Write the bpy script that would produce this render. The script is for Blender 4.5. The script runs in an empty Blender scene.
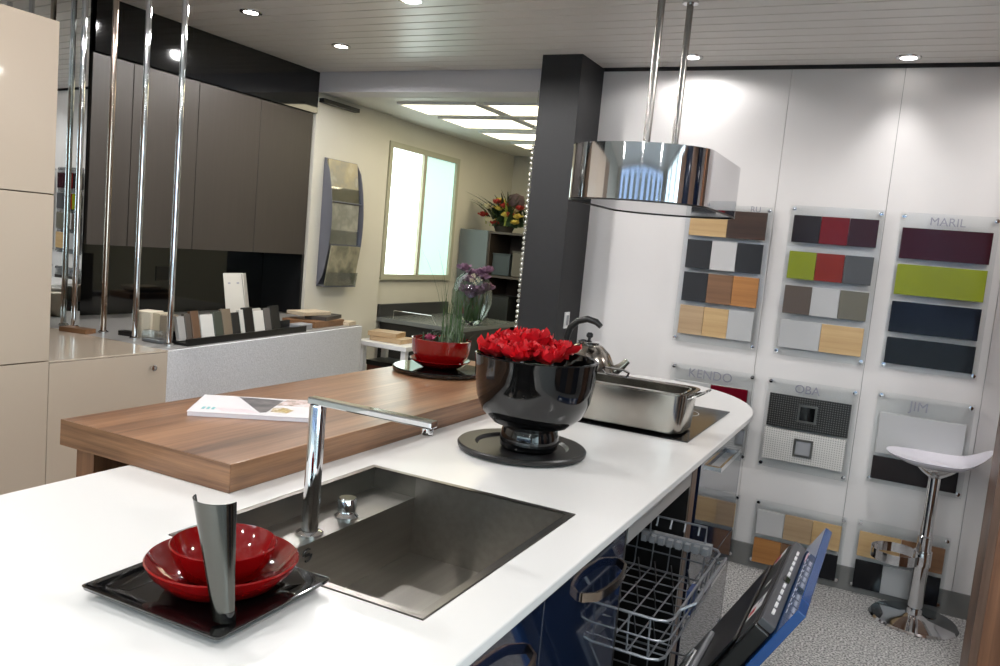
import bpy, bmesh, math, random
from mathutils import Vector, Matrix
random.seed(7)
scene = bpy.context.scene
COL = scene.collection
PI = math.pi

# ------------------------------------------------------------------ camera
YAW, PITCH, ROLL = -0.45805, 0.10698, -0.09172
fw = Vector((math.sin(YAW)*math.cos(PITCH), math.cos(YAW)*math.cos(PITCH), -math.sin(PITCH)))
rt = Vector((math.cos(YAW), -math.sin(YAW), 0)); dn = fw.cross(rt)
r2 = math.cos(ROLL)*rt + math.sin(ROLL)*dn; d2 = -math.sin(ROLL)*rt + math.cos(ROLL)*dn
cd = bpy.data.cameras.new('camera'); cam = bpy.data.objects.new('camera', cd); COL.objects.link(cam)
m = Matrix((r2, -d2, -fw)).transposed().to_4x4(); m.translation = (0, 0, 1.45)
cam.matrix_world = m
cd.sensor_width = 36; cd.lens = 815/1000*36; cd.clip_start = 0.02
scene.camera = cam

# ------------------------------------------------------------------ light
SKY = 7.4
DOWN = 30.0
scene.view_settings.view_transform = 'Standard'
scene.view_settings.look = 'None'
scene.view_settings.gamma = 1
scene.view_settings.use_curve_mapping = False
scene.view_settings.exposure = 0.16
w = bpy.data.worlds.new('sky'); scene.world = w; w.use_nodes = True
bg = w.node_tree.nodes['Background']; bg.inputs[0].default_value = (0.80, 0.90, 1.0, 1); bg.inputs[1].default_value = SKY
pl = bpy.data.lights.new('shopfront_daylight', 'AREA'); pl.shape = 'RECTANGLE'; pl.size = 5.4; pl.size_y = 2.26
pl.cycles.is_portal = True
po = bpy.data.objects.new('shopfront_daylight', pl); COL.objects.link(po)
po.location = (-0.6, -3.3, 1.15); po.rotation_euler = (PI/2, 0, 0)   # faces into the room (+Y)
pl2 = bpy.data.lights.new('added_window_portal', 'AREA'); pl2.shape = 'RECTANGLE'; pl2.size = 3.1; pl2.size_y = 2.2
pl2.cycles.is_portal = True
po2 = bpy.data.objects.new('added_window_portal', pl2); COL.objects.link(po2)
po2.location = (2.53, -1.25, 1.25); po2.rotation_euler = (PI/2, 0, PI/2)   # portal of the added side window, faces into the room (-X)
scene.cycles.max_bounces = 10; scene.cycles.diffuse_bounces = 4; scene.cycles.glossy_bounces = 6
scene.cycles.transparent_max_bounces = 16; scene.cycles.caustics_reflective = False; scene.cycles.caustics_refractive = False
scene.cycles.sample_clamp_indirect = 4.0
scene.cycles.use_denoising = True

# ------------------------------------------------------------------ materials
def lin(c):
    return tuple(((v/12.92) if v <= 0.04045 else ((v+0.055)/1.055)**2.4) for v in (x/255 for x in c))
MATS = {}
def mat(name, col=(200, 200, 200), rough=0.5, metal=0.0, spec=0.5, coat=0.0, emit=None, estr=0, trans=0.0, noise=None, bump=None, sheen=0):
    """noise=(scale, amount, stretch xyz): colour grain; bump=(scale, strength, distance)"""
    if name in MATS: return MATS[name]
    mt = bpy.data.materials.new(name); mt.use_nodes = True; nt = mt.node_tree
    b = nt.nodes['Principled BSDF']; c = lin(col)
    b.inputs['Base Color'].default_value = (*c, 1); b.inputs['Roughness'].default_value = rough
    b.inputs['Metallic'].default_value = metal; b.inputs['Specular IOR Level'].default_value = spec
    b.inputs['Coat Weight'].default_value = coat; b.inputs['Coat Roughness'].default_value = 0.04
    b.inputs['Transmission Weight'].default_value = trans
    if emit:
        b.inputs['Emission Color'].default_value = (*lin(emit), 1); b.inputs['Emission Strength'].default_value = estr
    tc = nt.nodes.new('ShaderNodeTexCoord')
    if noise:
        sc, amt, st = noise
        mp = nt.nodes.new('ShaderNodeMapping'); mp.inputs['Scale'].default_value = st
        nt.links.new(tc.outputs['Object'], mp.inputs['Vector'])
        nz = nt.nodes.new('ShaderNodeTexNoise'); nz.inputs['Scale'].default_value = sc; nz.inputs['Detail'].default_value = 5
        nt.links.new(mp.outputs[0], nz.inputs['Vector'])
        rp = nt.nodes.new('ShaderNodeValToRGB')
        rp.color_ramp.elements[0].position = 0.3; rp.color_ramp.elements[1].position = 0.7
        rp.color_ramp.elements[0].color = (*[max(0, v*(1-amt)) for v in c], 1)
        rp.color_ramp.elements[1].color = (*[min(1, v*(1+amt)) for v in c], 1)
        nt.links.new(nz.outputs['Fac'], rp.inputs[0]); nt.links.new(rp.outputs[0], b.inputs['Base Color'])
    if bump:
        sc, s, d = bump[:3]
        nz = nt.nodes.new('ShaderNodeTexNoise'); nz.inputs['Scale'].default_value = sc; nz.inputs['Detail'].default_value = 3
        if len(bump) > 3:
            mp = nt.nodes.new('ShaderNodeMapping'); mp.inputs['Scale'].default_value = bump[3]
            nt.links.new(tc.outputs['Object'], mp.inputs['Vector']); nt.links.new(mp.outputs[0], nz.inputs['Vector'])
        else:
            nt.links.new(tc.outputs['Object'], nz.inputs['Vector'])
        bp = nt.nodes.new('ShaderNodeBump'); bp.inputs['Strength'].default_value = s; bp.inputs['Distance'].default_value = d
        nt.links.new(nz.outputs['Fac'], bp.inputs['Height']); nt.links.new(bp.outputs[0], b.inputs['Normal'])
    MATS[name] = mt
    return mt
def clear_mat(name, tint=(240, 245, 245), gloss=0.12):
    if name in MATS: return MATS[name]
    mt = bpy.data.materials.new(name); mt.use_nodes = True; nt = mt.node_tree
    nt.nodes.remove(nt.nodes['Principled BSDF'])
    out = nt.nodes['Material Output']
    tr = nt.nodes.new('ShaderNodeBsdfTransparent'); tr.inputs[0].default_value = (*lin(tint), 1)
    gl = nt.nodes.new('ShaderNodeBsdfGlossy'); gl.inputs['Roughness'].default_value = 0.03
    fr = nt.nodes.new('ShaderNodeFresnel'); fr.inputs[0].default_value = 1.45
    ad = nt.nodes.new('ShaderNodeMath'); ad.operation = 'MULTIPLY_ADD'; ad.inputs[1].default_value = 0.7; ad.inputs[2].default_value = gloss*0.3
    nt.links.new(fr.outputs[0], ad.inputs[0])
    mx = nt.nodes.new('ShaderNodeMixShader'); nt.links.new(ad.outputs[0], mx.inputs[0])
    nt.links.new(tr.outputs[0], mx.inputs[1]); nt.links.new(gl.outputs[0], mx.inputs[2])
    nt.links.new(mx.outputs[0], out.inputs['Surface'])
    MATS[name] = mt
    return mt
def wood_mat(name, dark, light, axis='Y', rough=0.35, fine=55, spec=0.5):
    """straight-grained wood, grain running along AXIS"""
    if name in MATS: return MATS[name]
    mt = bpy.data.materials.new(name); mt.use_nodes = True; nt = mt.node_tree; b = nt.nodes['Principled BSDF']
    b.inputs['Roughness'].default_value = rough; b.inputs['Specular IOR Level'].default_value = spec
    tc = nt.nodes.new('ShaderNodeTexCoord'); mp = nt.nodes.new('ShaderNodeMapping')
    st = {'X': (0.03, 1, 1), 'Y': (1, 0.03, 1), 'Z': (1, 1, 0.03)}[axis]
    mp.inputs['Scale'].default_value = st; nt.links.new(tc.outputs['Object'], mp.inputs['Vector'])
    n1 = nt.nodes.new('ShaderNodeTexNoise'); n1.inputs['Scale'].default_value = fine; n1.inputs['Detail'].default_value = 6; n1.inputs['Roughness'].default_value = 0.7
    n2 = nt.nodes.new('ShaderNodeTexNoise'); n2.inputs['Scale'].default_value = fine*0.12; n2.inputs['Detail'].default_value = 2
    for n in (n1, n2): nt.links.new(mp.outputs[0], n.inputs['Vector'])
    ad = nt.nodes.new('ShaderNodeMath'); ad.operation = 'ADD'; nt.links.new(n1.outputs['Fac'], ad.inputs[0]); nt.links.new(n2.outputs['Fac'], ad.inputs[1])
    dv = nt.nodes.new('ShaderNodeMath'); dv.operation = 'MULTIPLY'; dv.inputs[1].default_value = 0.5; nt.links.new(ad.outputs[0], dv.inputs[0])
    rp = nt.nodes.new('ShaderNodeValToRGB'); rp.color_ramp.elements[0].position = 0.36; rp.color_ramp.elements[1].position = 0.62
    rp.color_ramp.elements[0].color = (*lin(dark), 1); rp.color_ramp.elements[1].color = (*lin(light), 1)
    nt.links.new(dv.outputs[0], rp.inputs[0]); nt.links.new(rp.outputs[0], b.inputs['Base Color'])
    MATS[name] = mt
    return mt
def dots_mat(name, base, dot, scale=95, rough=0.35):
    """studded sheet: a square grid of small dots of another colour"""
    if name in MATS: return MATS[name]
    mt = bpy.data.materials.new(name); mt.use_nodes = True; nt = mt.node_tree; b = nt.nodes['Principled BSDF']
    b.inputs['Roughness'].default_value = rough
    tc = nt.nodes.new('ShaderNodeTexCoord'); mp = nt.nodes.new('ShaderNodeMapping'); mp.inputs['Scale'].default_value = (scale, 0, scale)
    nt.links.new(tc.outputs['Object'], mp.inputs['Vector'])
    vo = nt.nodes.new('ShaderNodeTexVoronoi'); vo.inputs['Scale'].default_value = 1; vo.inputs['Randomness'].default_value = 0
    nt.links.new(mp.outputs[0], vo.inputs['Vector'])
    rp = nt.nodes.new('ShaderNodeValToRGB'); rp.color_ramp.interpolation = 'CONSTANT'
    rp.color_ramp.elements[0].color = (*lin(dot), 1); rp.color_ramp.elements[1].position = 0.27; rp.color_ramp.elements[1].color = (*lin(base), 1)
    nt.links.new(vo.outputs['Distance'], rp.inputs[0]); nt.links.new(rp.outputs[0], b.inputs['Base Color'])
    MATS[name] = mt
    return mt
def print_mat(name, cols, scale=14, rough=0.3):
    """a printed photograph that cannot be made out: patches of several colours"""
    if name in MATS: return MATS[name]
    mt = bpy.data.materials.new(name); mt.use_nodes = True; nt = mt.node_tree; b = nt.nodes['Principled BSDF']
    b.inputs['Roughness'].default_value = rough
    tc = nt.nodes.new('ShaderNodeTexCoord'); nz = nt.nodes.new('ShaderNodeTexNoise'); nz.inputs['Scale'].default_value = scale; nz.inputs['Detail'].default_value = 4
    nt.links.new(tc.outputs['Object'], nz.inputs['Vector'])
    rp = nt.nodes.new('ShaderNodeValToRGB'); e = rp.color_ramp.elements
    while len(e) < len(cols): e.new(0.5)
    for i, c in enumerate(cols):
        e[i].position = 0.3 + 0.4*i/(len(cols)-1); e[i].color = (*lin(c), 1)
    nt.links.new(nz.outputs['Fac'], rp.inputs[0]); nt.links.new(rp.outputs[0], b.inputs['Base Color'])
    MATS[name] = mt
    return mt

wall_w = mat('white wall cladding', (228, 225, 224), 0.55, noise=(3, 0.02, (1, 1, 1)), bump=(120, 0.08, 0.002))
cream_w = mat('cream painted wall', (208, 204, 192), 0.7, noise=(2.5, 0.03, (1, 1, 1)), bump=(90, 0.1, 0.002))
back_w = mat('grey white wall', (208, 206, 198), 0.7, noise=(2.5, 0.03, (1, 1, 1)))
ceil_m = mat('ceiling plank lacquer', (228, 224, 219), 0.32, bump=(30, 0.05, 0.002, (0.1, 4, 1)))
lintel_m = mat('lintel paint', (222, 220, 224), 0.6)
grey_col = mat('charcoal column paint', (27, 27, 29), 0.6, noise=(40, 0.08, (1, 1, 1)))
white_top = mat('white solid surface', (226, 225, 224), 0.22, spec=0.5)
wood_bar = wood_mat('walnut laminate', (88, 59, 41), (158, 117, 86), 'Y', 0.3, 95)
wood_bar_x = wood_mat('walnut laminate edge', (88, 59, 41), (150, 110, 80), 'X', 0.3, 130)
wood_leg = wood_mat('walnut laminate upright', (92, 60, 42), (142, 100, 72), 'Z', 0.35, 60)
wood_tall = wood_mat('brown walnut panel', (88, 66, 53), (128, 100, 82), 'Z', 0.4, 45)
steel = mat('brushed steel', (130, 127, 122), 0.30, 1.0, noise=(40, 0.06, (1, 0.05, 1)))
steel_d = mat('sink steel', (152, 148, 142), 0.34, 1.0, noise=(60, 0.08, (1, 0.04, 1)))
chrome = mat('chrome', (222, 222, 224), 0.06, 1.0)
hood_m = mat('polished hood steel', (205, 204, 206), 0.05, 1.0)
pan_m = mat('polished pan steel', (168, 163, 155), 0.16, 1.0, noise=(9, 0.12, (1, 1, 1)))
rod_m = mat('satin rod steel', (150, 146, 142), 0.25, 1.0)
mirror_m = mat('mirror', (225, 228, 226), 0.01, 1.0)
navy = mat('navy gloss lacquer', (20, 30, 52), 0.06, 0, 0.6, 0.5)
blue_m = mat('blue front lacquer', (30, 72, 130), 0.12, 0, 0.5, 0.4)
blackg = mat('black gloss', (9, 9, 10), 0.06, 0, 0.5, 0.3)
blackm = mat('black satin', (16, 16, 17), 0.35)
trim_d = mat('dark trim', (40, 38, 38), 0.6)  # even dark tone of the ceiling trim, mullions and joint backing
cream_lac = mat('cream gloss lacquer', (192, 177, 160), 0.2, 0, 0.5, 0.35)
gap_m = mat('cabinet carcass', (110, 92, 76), 0.6)
taupe = mat('taupe cabinet front', (57, 51, 46), 0.5, noise=(60, 0.06, (1, 1, 0.05)))
stucco = mat('speckled white panel', (214, 215, 220), 0.5, noise=(150, 0.14, (1, 1, 1)), bump=(130, 0.5, 0.004))
beige_top = mat('pale beige top', (214, 204, 186), 0.3)
redg = mat('red glaze', (122, 7, 9), 0.08, 0, 0.5, 0.5)
petal = mat('red petal', (205, 16, 30), 0.5, noise=(30, 0.35, (1, 1, 1)))
acryl = clear_mat('clear acrylic', (251, 252, 252), 0.0)
glass = clear_mat('clear glass', (235, 242, 240), 0.1)
white_p = mat('white plastic', (232, 232, 232), 0.3)
seat_m = mat('white seat plastic', (226, 222, 232), 0.2, 0, 0.5, 0.3)
grey_p = mat('grey plastic', (150, 152, 156), 0.45)
dark_metal = mat('dark door steel', (58, 57, 56), 0.3, 0.8)
bronze = mat('satin nickel handle', (168, 152, 136), 0.25, 1.0)
leaf = mat('grass green', (58, 92, 46), 0.5, noise=(8, 0.3, (1, 1, 1)))
leaf_d = mat('dark leaf green', (42, 62, 36), 0.5, noise=(10, 0.35, (1, 1, 1)))
pink = mat('pink blossom', (170, 70, 104), 0.6)
purple = mat('dusty purple blossom', (142, 108, 138), 0.7, noise=(20, 0.2, (1, 1, 1)))
letter = mat('grey lettering', (150, 150, 162), 0.4)

# ------------------------------------------------------------------ mesh helpers
def BM(): return bmesh.new()
def abox(bm, x0, x1, y0, y1, z0, z1, M=None):
    vs = [bm.verts.new(Vector(p) if M is None else M @ Vector(p)) for p in
          ((x0,y0,z0),(x1,y0,z0),(x1,y1,z0),(x0,y1,z0),(x0,y0,z1),(x1,y0,z1),(x1,y1,z1),(x0,y1,z1))]
    for f in ((0,3,2,1),(4,5,6,7),(0,1,5,4),(1,2,6,5),(2,3,7,6),(3,0,4,7)): bm.faces.new([vs[i] for i in f])
    return bm
def box(*a, M=None): return abox(BM(), *a, M=M)
def prism(bm, pts, z0, z1):
    lo = [bm.verts.new((p[0], p[1], z0)) for p in pts]; hi = [bm.verts.new((p[0], p[1], z1)) for p in pts]
    n = len(pts); bm.faces.new(lo[::-1]); bm.faces.new(hi)
    for i in range(n): bm.faces.new((lo[i], lo[(i+1) % n], hi[(i+1) % n], hi[i]))
    return bm
def lathe(bm, prof, c=(0, 0, 0), seg=40, sx=1, sy=1):
    """revolve (r, z) points about the vertical through C; r = 0 closes the end"""
    rings = []
    for r, z in prof:
        if r < 1e-6: rings.append([bm.verts.new((c[0], c[1], c[2]+z))])
        else: rings.append([bm.verts.new((c[0]+r*sx*math.cos(2*PI*i/seg), c[1]+r*sy*math.sin(2*PI*i/seg), c[2]+z)) for i in range(seg)])
    for a, b in zip(rings, rings[1:]):
        for i in range(seg):
            j = (i+1) % seg
            if len(a) == 1 and len(b) == 1: continue
            if len(a) == 1: bm.faces.new((a[0], b[j], b[i]))
            elif len(b) == 1: bm.faces.new((a[i], a[j], b[0]))
            else: bm.faces.new((a[i], a[j], b[j], b[i]))
    return bm
def tube(bm, pts, r, seg=8, caps=True, closed=False):
    pts = [Vector(p) for p in pts]; n = len(pts); rings = []
    rr = r if isinstance(r, (list, tuple)) else [r]*n
    prev = None
    for i, p in enumerate(pts):
        if closed: t = (pts[(i+1) % n]-pts[i-1]).normalized()
        else: t = (pts[min(i+1, n-1)]-pts[max(i-1, 0)]).normalized()
        if prev is None:
            u = t.cross(Vector((0, 0, 1)))
            if u.length < 1e-3: u = t.cross(Vector((0, 1, 0)))
        else: u = prev - t*prev.dot(t)
        u.normalize(); prev = u; v = t.cross(u)
        rings.append([bm.verts.new(p + rr[i]*(math.cos(2*PI*k/seg)*u + math.sin(2*PI*k/seg)*v)) for k in range(seg)])
    for i in range(n if closed else n-1):
        a, b = rings[i], rings[(i+1) % n]
        for k in range(seg): bm.faces.new((a[k], a[(k+1) % seg], b[(k+1) % seg], b[k]))
    if caps and not closed:
        bm.faces.new(rings[0][::-1]); bm.faces.new(rings[-1])
    return bm
def cyl(bm, c, r, z0, z1, seg=24): return lathe(bm, [(0, z0), (r, z0), (r, z1), (0, z1)], (c[0], c[1], 0), seg)
def obj(name, bm, material, parent=None, bevel=0, smooth=False, segs=2):
    me = bpy.data.meshes.new(name)
    bmesh.ops.recalc_face_normals(bm, faces=bm.faces[:])
    bm.to_mesh(me); bm.free()
    me.materials.append(material)
    o = bpy.data.objects.new(name, me); COL.objects.link(o)
    if parent is not None: o.parent = parent
    if bevel:
        b = o.modifiers.new('bevel', 'BEVEL'); b.width = bevel; b.segments = segs; b.limit_method = 'ANGLE'; b.angle_limit = 0.6
        b.harden_normals = False
    if smooth:
        for p in me.polygons: p.use_smooth = True
        try: me.set_sharp_from_angle(angle=math.radians(38))
        except Exception: pass
    return o
def tag(o, label, cat, group=None, kind=None):
    o['label'] = label; o['category'] = cat
    if group: o['group'] = group
    if kind: o['kind'] = kind
    return o
def thing(name, label, cat, loc=(0, 0, 0), rotz=0, group=None):
    o = bpy.data.objects.new(name, None); COL.objects.link(o); o.location = loc; o.rotation_euler = (0, 0, rotz)
    o.empty_display_size = 0.05
    return tag(o, label, cat, group)
def struct(o): o['kind'] = 'structure'; return o
def text_bm(s, size, depth=0.001, M=None):
    cu = bpy.data.curves.new('lettering', 'FONT'); cu.body = s; cu.size = size; cu.extrude = depth; cu.align_x = 'CENTER'; cu.align_y = 'CENTER'
    t = bpy.data.objects.new('lettering', cu); COL.objects.link(t)
    dg = bpy.context.evaluated_depsgraph_get(); me = bpy.data.meshes.new_from_object(t.evaluated_get(dg))
    bm = BM(); bm.from_mesh(me); bpy.data.objects.remove(t); bpy.data.curves.remove(cu); bpy.data.meshes.remove(me)
    if M: bmesh.ops.transform(bm, matrix=M, verts=bm.verts[:])
    return bm

# ================================================================== SETTING
XR, YF, YB = 2.4, -3.2, 4.07
H = 2.40
# floor: speckled carpet
fm = bpy.data.materials.new('speckled grey carpet'); fm.use_nodes = True; nt = fm.node_tree; b = nt.nodes['Principled BSDF']; b.inputs['Roughness'].default_value = 0.9
tc = nt.nodes.new('ShaderNodeTexCoord'); nz = nt.nodes.new('ShaderNodeTexNoise'); nz.inputs['Scale'].default_value = 120; nz.inputs['Detail'].default_value = 6
nt.links.new(tc.outputs['Object'], nz.inputs['Vector']); rp = nt.nodes.new('ShaderNodeValToRGB')
rp.color_ramp.elements[0].position = 0.40; rp.color_ramp.elements[0].color = (*lin((112, 111, 112)), 1)
rp.color_ramp.elements[1].position = 0.60; rp.color_ramp.elements[1].color = (*lin((214, 213, 211)), 1)
nt.links.new(nz.outputs['Fac'], rp.inputs[0]); nt.links.new(rp.outputs[0], b.inputs['Base Color'])
bp = nt.nodes.new('ShaderNodeBump'); bp.inputs['Strength'].default_value = 0.4; bp.inputs['Distance'].default_value = 0.004
nt.links.new(nz.outputs['Fac'], bp.inputs['Height']); nt.links.new(bp.outputs[0], b.inputs['Normal'])
struct(obj('floor', box(-3.9, XR+.1, YF-.1, 7.1, -0.1, 0), fm))
# ceiling with real planks
ceil = struct(obj('ceiling', box(-3.9, XR+.1, YF-.1, YB+.15, H+.012, H+.12), mat('ceiling void', (70, 68, 66), 0.8)))
pw = 0.1
pmesh = None; y = YB-0.02
while y > YF:
    if pmesh is None:
        o = obj('plank', box(-3.78, XR, -pw+.007, 0, 0, .011), ceil_m, ceil, bevel=0.003); pmesh = o
    else:
        o = pmesh.copy(); COL.objects.link(o)
    o.location = (0, y, H); y -= pw
# walls
wb = struct(obj('wall_back', box(-1.56, XR+.1, YB+.012, YB+.15, 0, H+.1), trim_d))
xs = [-1.576, -0.618, -0.139, 0.340, 0.819, 1.298, 1.777, XR+.1]
for a, c in zip(xs, xs[1:]):
    obj('wall_panel', box(a+.0008, c-.0008, YB, YB+.012, 0.0, H-.014), wall_w, wb, bevel=0.001, segs=1)
struct(obj('baseboard_back', box(-1.5, XR, YB-.012, YB, 0, .11), mat('grey baseboard', (120, 119, 117), 0.5)))
struct(obj('trim_1', box(-1.5, XR, YB-.003, YB+.012, H-.013, H-.001), trim_d))
struct(obj('wall_column', box(-1.758, -1.547, 3.76, YB+.15, 0, H), grey_col))
struct(obj('wall_lintel', box(-3.42, -1.758, YB, YB+.16, 2.284, H+.05), lintel_m))
struct(obj('wall_left', box(-3.87, -3.75, YF, 4.06, 0, H+.1), back_w))
struct(obj('wall_left_cream', box(-3.87, -3.40, 4.06, 4.86, 0, 2.284), cream_w))
bw = BM()
for a in ((4.86, 4.885, 0, 2.284), (5.885, 7.0, 0, 2.284), (4.885, 5.885, 0, 1.125), (4.885, 5.885, 2.115, 2.284)): abox(bw, -3.57, -3.43, *a)
struct(obj('wall_left_window', bw, cream_w))
struct(obj('wall_far', box(-3.5, -0.9, 6.92, 7.05, 0, 2.3), back_w))
struct(obj('wall_far_right', box(-1.0, -0.9, YB+.15, 6.92, 0, 2.3), back_w))
rb = BM()
abox(rb, XR, XR+.12, .3, YB, 0, H+.1); abox(rb, XR, XR+.12, YF, -2.8, 0, H+.1); abox(rb, XR, XR+.12, -2.8, .3, 0, .15); abox(rb, XR, XR+.12, -2.8, .3, 2.36, H+.1)
struct(obj('wall_right', rb, wall_w))
wr = struct(obj('added_window', box(XR+.02, XR+.07, -2.8, .3, .15, .2), trim_d))  # unseen side window, added to bring more daylight onto the left cabinets
for i in range(4): obj('mullion', box(XR+.02, XR+.07, -2.8+1.017*i, -2.75+1.017*i, .2, 2.36), trim_d, wr)
for i in range(3): obj('pane', box(XR+.04, XR+.045, -2.75+1.017*i, -1.783+1.017*i, .2, 2.36), glass, wr)
struct(obj('ceiling_back', box(-3.5, -0.9, YB+.15, 7.0, 2.284, 2.36), mat('back ceiling paint', (220, 221, 216), 0.45)))
# shop front behind the camera
sf = BM()
abox(sf, -3.9, -3.3, YF-.1, YF, 0, H+.1); abox(sf, 2.1, XR+.1, YF-.1, YF, 0, H+.1); abox(sf, -3.3, 2.1, YF-.1, YF, 0, .12); abox(sf, -3.3, 2.1, YF-.1, YF, 2.36, H+.1)
struct(obj('wall_front', sf, back_w))
wf = struct(obj('window_2', box(-3.3, 2.1, YF-.06, YF-.02, .12, .17), trim_d))
for x in (-3.3, -2.22, -1.14, -0.06, 1.02, 2.05): obj('mullion', box(x, x+.05, YF-.07, YF-.01, .17, 2.36), trim_d, wf)
for i in range(5):
    x = -3.3+1.08*i; obj('pane', box(x+.05, x+1.08, YF-.045, YF-.04, .17, 2.36), glass, wf)
# the street outside the shop front
struct(obj('ground', prism(BM(), [(-18, -23), (18, -23), (18, 8), (XR+.12, 8), (XR+.12, YF-.1), (-18, YF-.1)], -.12, -.02), mat('street paving', (120, 120, 122), 0.8)))
fac = thing('street_building', 'blue grey building across the street outside the shop window', 'building', (0, -21, 0))
obj('facade', box(-14, 14, -1, 0, 0, 4.6), mat('facade paint', (120, 130, 158), 0.7), fac)
for i in range(10):
    for j in range(2):
        obj('window', box(-12+2.6*i, -10.8+2.6*i, -.02, .03, .6+2.1*j, 2.0+2.1*j), blackg, fac)

# window in the left wall of the back room
win = struct(obj('window_1', box(-3.45, -3.405, 4.885, 5.885, 1.125, 1.165), mat('window frame paint', (172, 170, 150), 0.5)))
wfm = MATS['window frame paint']
for a in ((4.885, 4.925, 1.165, 2.115), (5.845, 5.885, 1.165, 2.115), (5.345, 5.385, 1.165, 2.075), (4.925, 5.845, 2.075, 2.115)):
    obj('frame_bar', box(-3.45, -3.405, *a), wfm, win)
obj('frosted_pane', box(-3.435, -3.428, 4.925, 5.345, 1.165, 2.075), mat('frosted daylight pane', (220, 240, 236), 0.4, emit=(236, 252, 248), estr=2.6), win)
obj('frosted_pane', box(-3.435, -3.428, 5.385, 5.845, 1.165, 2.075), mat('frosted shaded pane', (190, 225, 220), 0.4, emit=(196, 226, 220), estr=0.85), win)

# ================================================================== DOWNLIGHTS
lamp_e = mat('lit lamp lens', (255, 255, 255), 0.3, emit=(255, 250, 244), estr=14)
def downlight(x, y, label, power, size=170, blend=.25):
    t = thing('downlight', label, 'ceiling light', (x, y, H), 0, 'recessed ceiling downlights')
    obj('bezel', lathe(BM(), [(.034, -.004), (.050, -.004), (.052, 0), (.052, .004), (.034, .004), (.034, -.004)], seg=28), chrome, t, smooth=True)
    obj('lens', lathe(BM(), [(0, -.002), (.034, -.002), (.034, .002), (0, .002)], seg=28), lamp_e, t)
    l = bpy.data.lights.new('downlight_lamp', 'SPOT'); l.energy = power; l.spot_size = math.radians(size); l.spot_blend = blend; l.shadow_soft_size = .035
    l.color = (1.0, 0.98, 0.962)
    lo = bpy.data.objects.new('downlight_lamp', l); COL.objects.link(lo); lo.parent = t; lo.location = (0, 0, -.012)
downlight(-1.04, 3.86, 'recessed downlight by the white wall, between the hood rods and the panels', DOWN*.3, 170, .3)
downlight(-.13, 3.94, 'recessed downlight washing the white wall above the rightmost sample panels', DOWN*.32, 82, 1.0)
downlight(-2.835, 2.887, 'recessed downlight nearest the chrome rods, above the black soffit', DOWN)
downlight(-2.79, 3.49, 'recessed downlight over the speckled counter, in front of the lintel', DOWN)
downlight(-1.948, 2.85, 'recessed downlight at the top edge of the photo, middle of the ceiling', DOWN*1.5, 172)
for i, (x, y) in enumerate(((-1.95, 1.25), (-1.0, .3), (-2.83, 1.3), (-1.95, -.5), (.35, -.5), (.9, 1.2), (.35, 2.55), (.78, 3.75), (.9, -1.8), (-.9, -1.8), (-2.6, -1.8))):  # unseen downlights added to raise the light level
    downlight(x, y, 'added unseen downlight, above ' + ('the wooden bar end', 'the near end of the island', 'the tall cream cabinet', 'the floor behind the photographer, cabinet side', 'the photographer', 'the aisle beside the sink',
              'the aisle beside the tall walnut partition', 'the white wall beyond the stool', 'the added side window', 'the middle of the shop window', 'the cabinet end of the shop window')[i], DOWN*(1.6 if i in (5, 6) else .7 if i == 7 else 1.1), 172)

# luminous ceiling panels in the back room
pan_e = mat('warm luminous diffuser', (255, 240, 200), 0.4, emit=(255, 242, 206), estr=4.5)
k = 0
for j, (y0, y1) in enumerate(((4.36, 4.74), (4.86, 5.26), (5.45, 5.8), (6.0, 6.3))):
    for i, (x0, x1) in enumerate(((-3.02, -2.45), (-2.40, -1.83))):
        o = thing('ceiling_light', f'warm lit ceiling panel in the back room, {["first", "second", "third", "fourth"][j]} row from the lintel, {["window", "column"][i]} side', 'ceiling light', ((x0+x1)/2, (y0+y1)/2, 2.284), 0, 'warm lit ceiling panels in the back room')
        a, c = (x1-x0)/2, (y1-y0)/2
        obj('diffuser', box(-a+.02, a-.02, -c+.02, c-.02, -.012, -.004), pan_e, o)
        fb = BM(); abox(fb, -a, a, -c, -c+.02, -.016, 0); abox(fb, -a, a, c-.02, c, -.016, 0); abox(fb, -a, -a+.02, -c+.02, c-.02, -.016, 0); abox(fb, a-.02, a, -c+.02, c-.02, -.016, 0)
        obj('frame', fb, white_p, o)

# ================================================================== ISLAND
WX0, WX1 = -1.47, -0.464
SX0, SX1, SY0, SY1 = -1.09, -0.567, 0.984, 1.592
def worktop():
    bm = BM(); y0 = -.25; ye = 3.1
    arc = []
    n = 28
    for i in range(n+1):
        a = PI*i/n; arc.append(((WX0+WX1)/2 + (WX1-WX0)/2*math.cos(a), ye + .64*math.sin(a)))
    F = [[(WX0, y0), (WX1, y0), (WX1, SY0), (SX1, SY0), (SX0, SY0), (WX0, SY0)],
         [(WX0, SY0), (SX0, SY0), (SX0, SY1), (WX0, SY1)],
         [(SX1, SY0), (WX1, SY0), (WX1, SY1), (SX1, SY1)],
         [(WX0, SY1), (SX0, SY1), (SX1, SY1), (WX1, SY1)] + arc]
    for f in F: bm.faces.new([bm.verts.new((p[0], p[1], .9)) for p in f])
    bmesh.ops.remove_doubles(bm, verts=bm.verts[:], dist=1e-4)
    r = bmesh.ops.extrude_face_region(bm, geom=bm.faces[:])
    bmesh.ops.translate(bm, verts=[v for v in r['geom'] if isinstance(v, bmesh.types.BMVert)], vec=(0, 0, -.02))
    return bm
tag(obj('island_worktop', worktop(), white_top, bevel=0.003), 'glossy white island worktop with a rounded far end and sink cutout', 'worktop')

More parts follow.
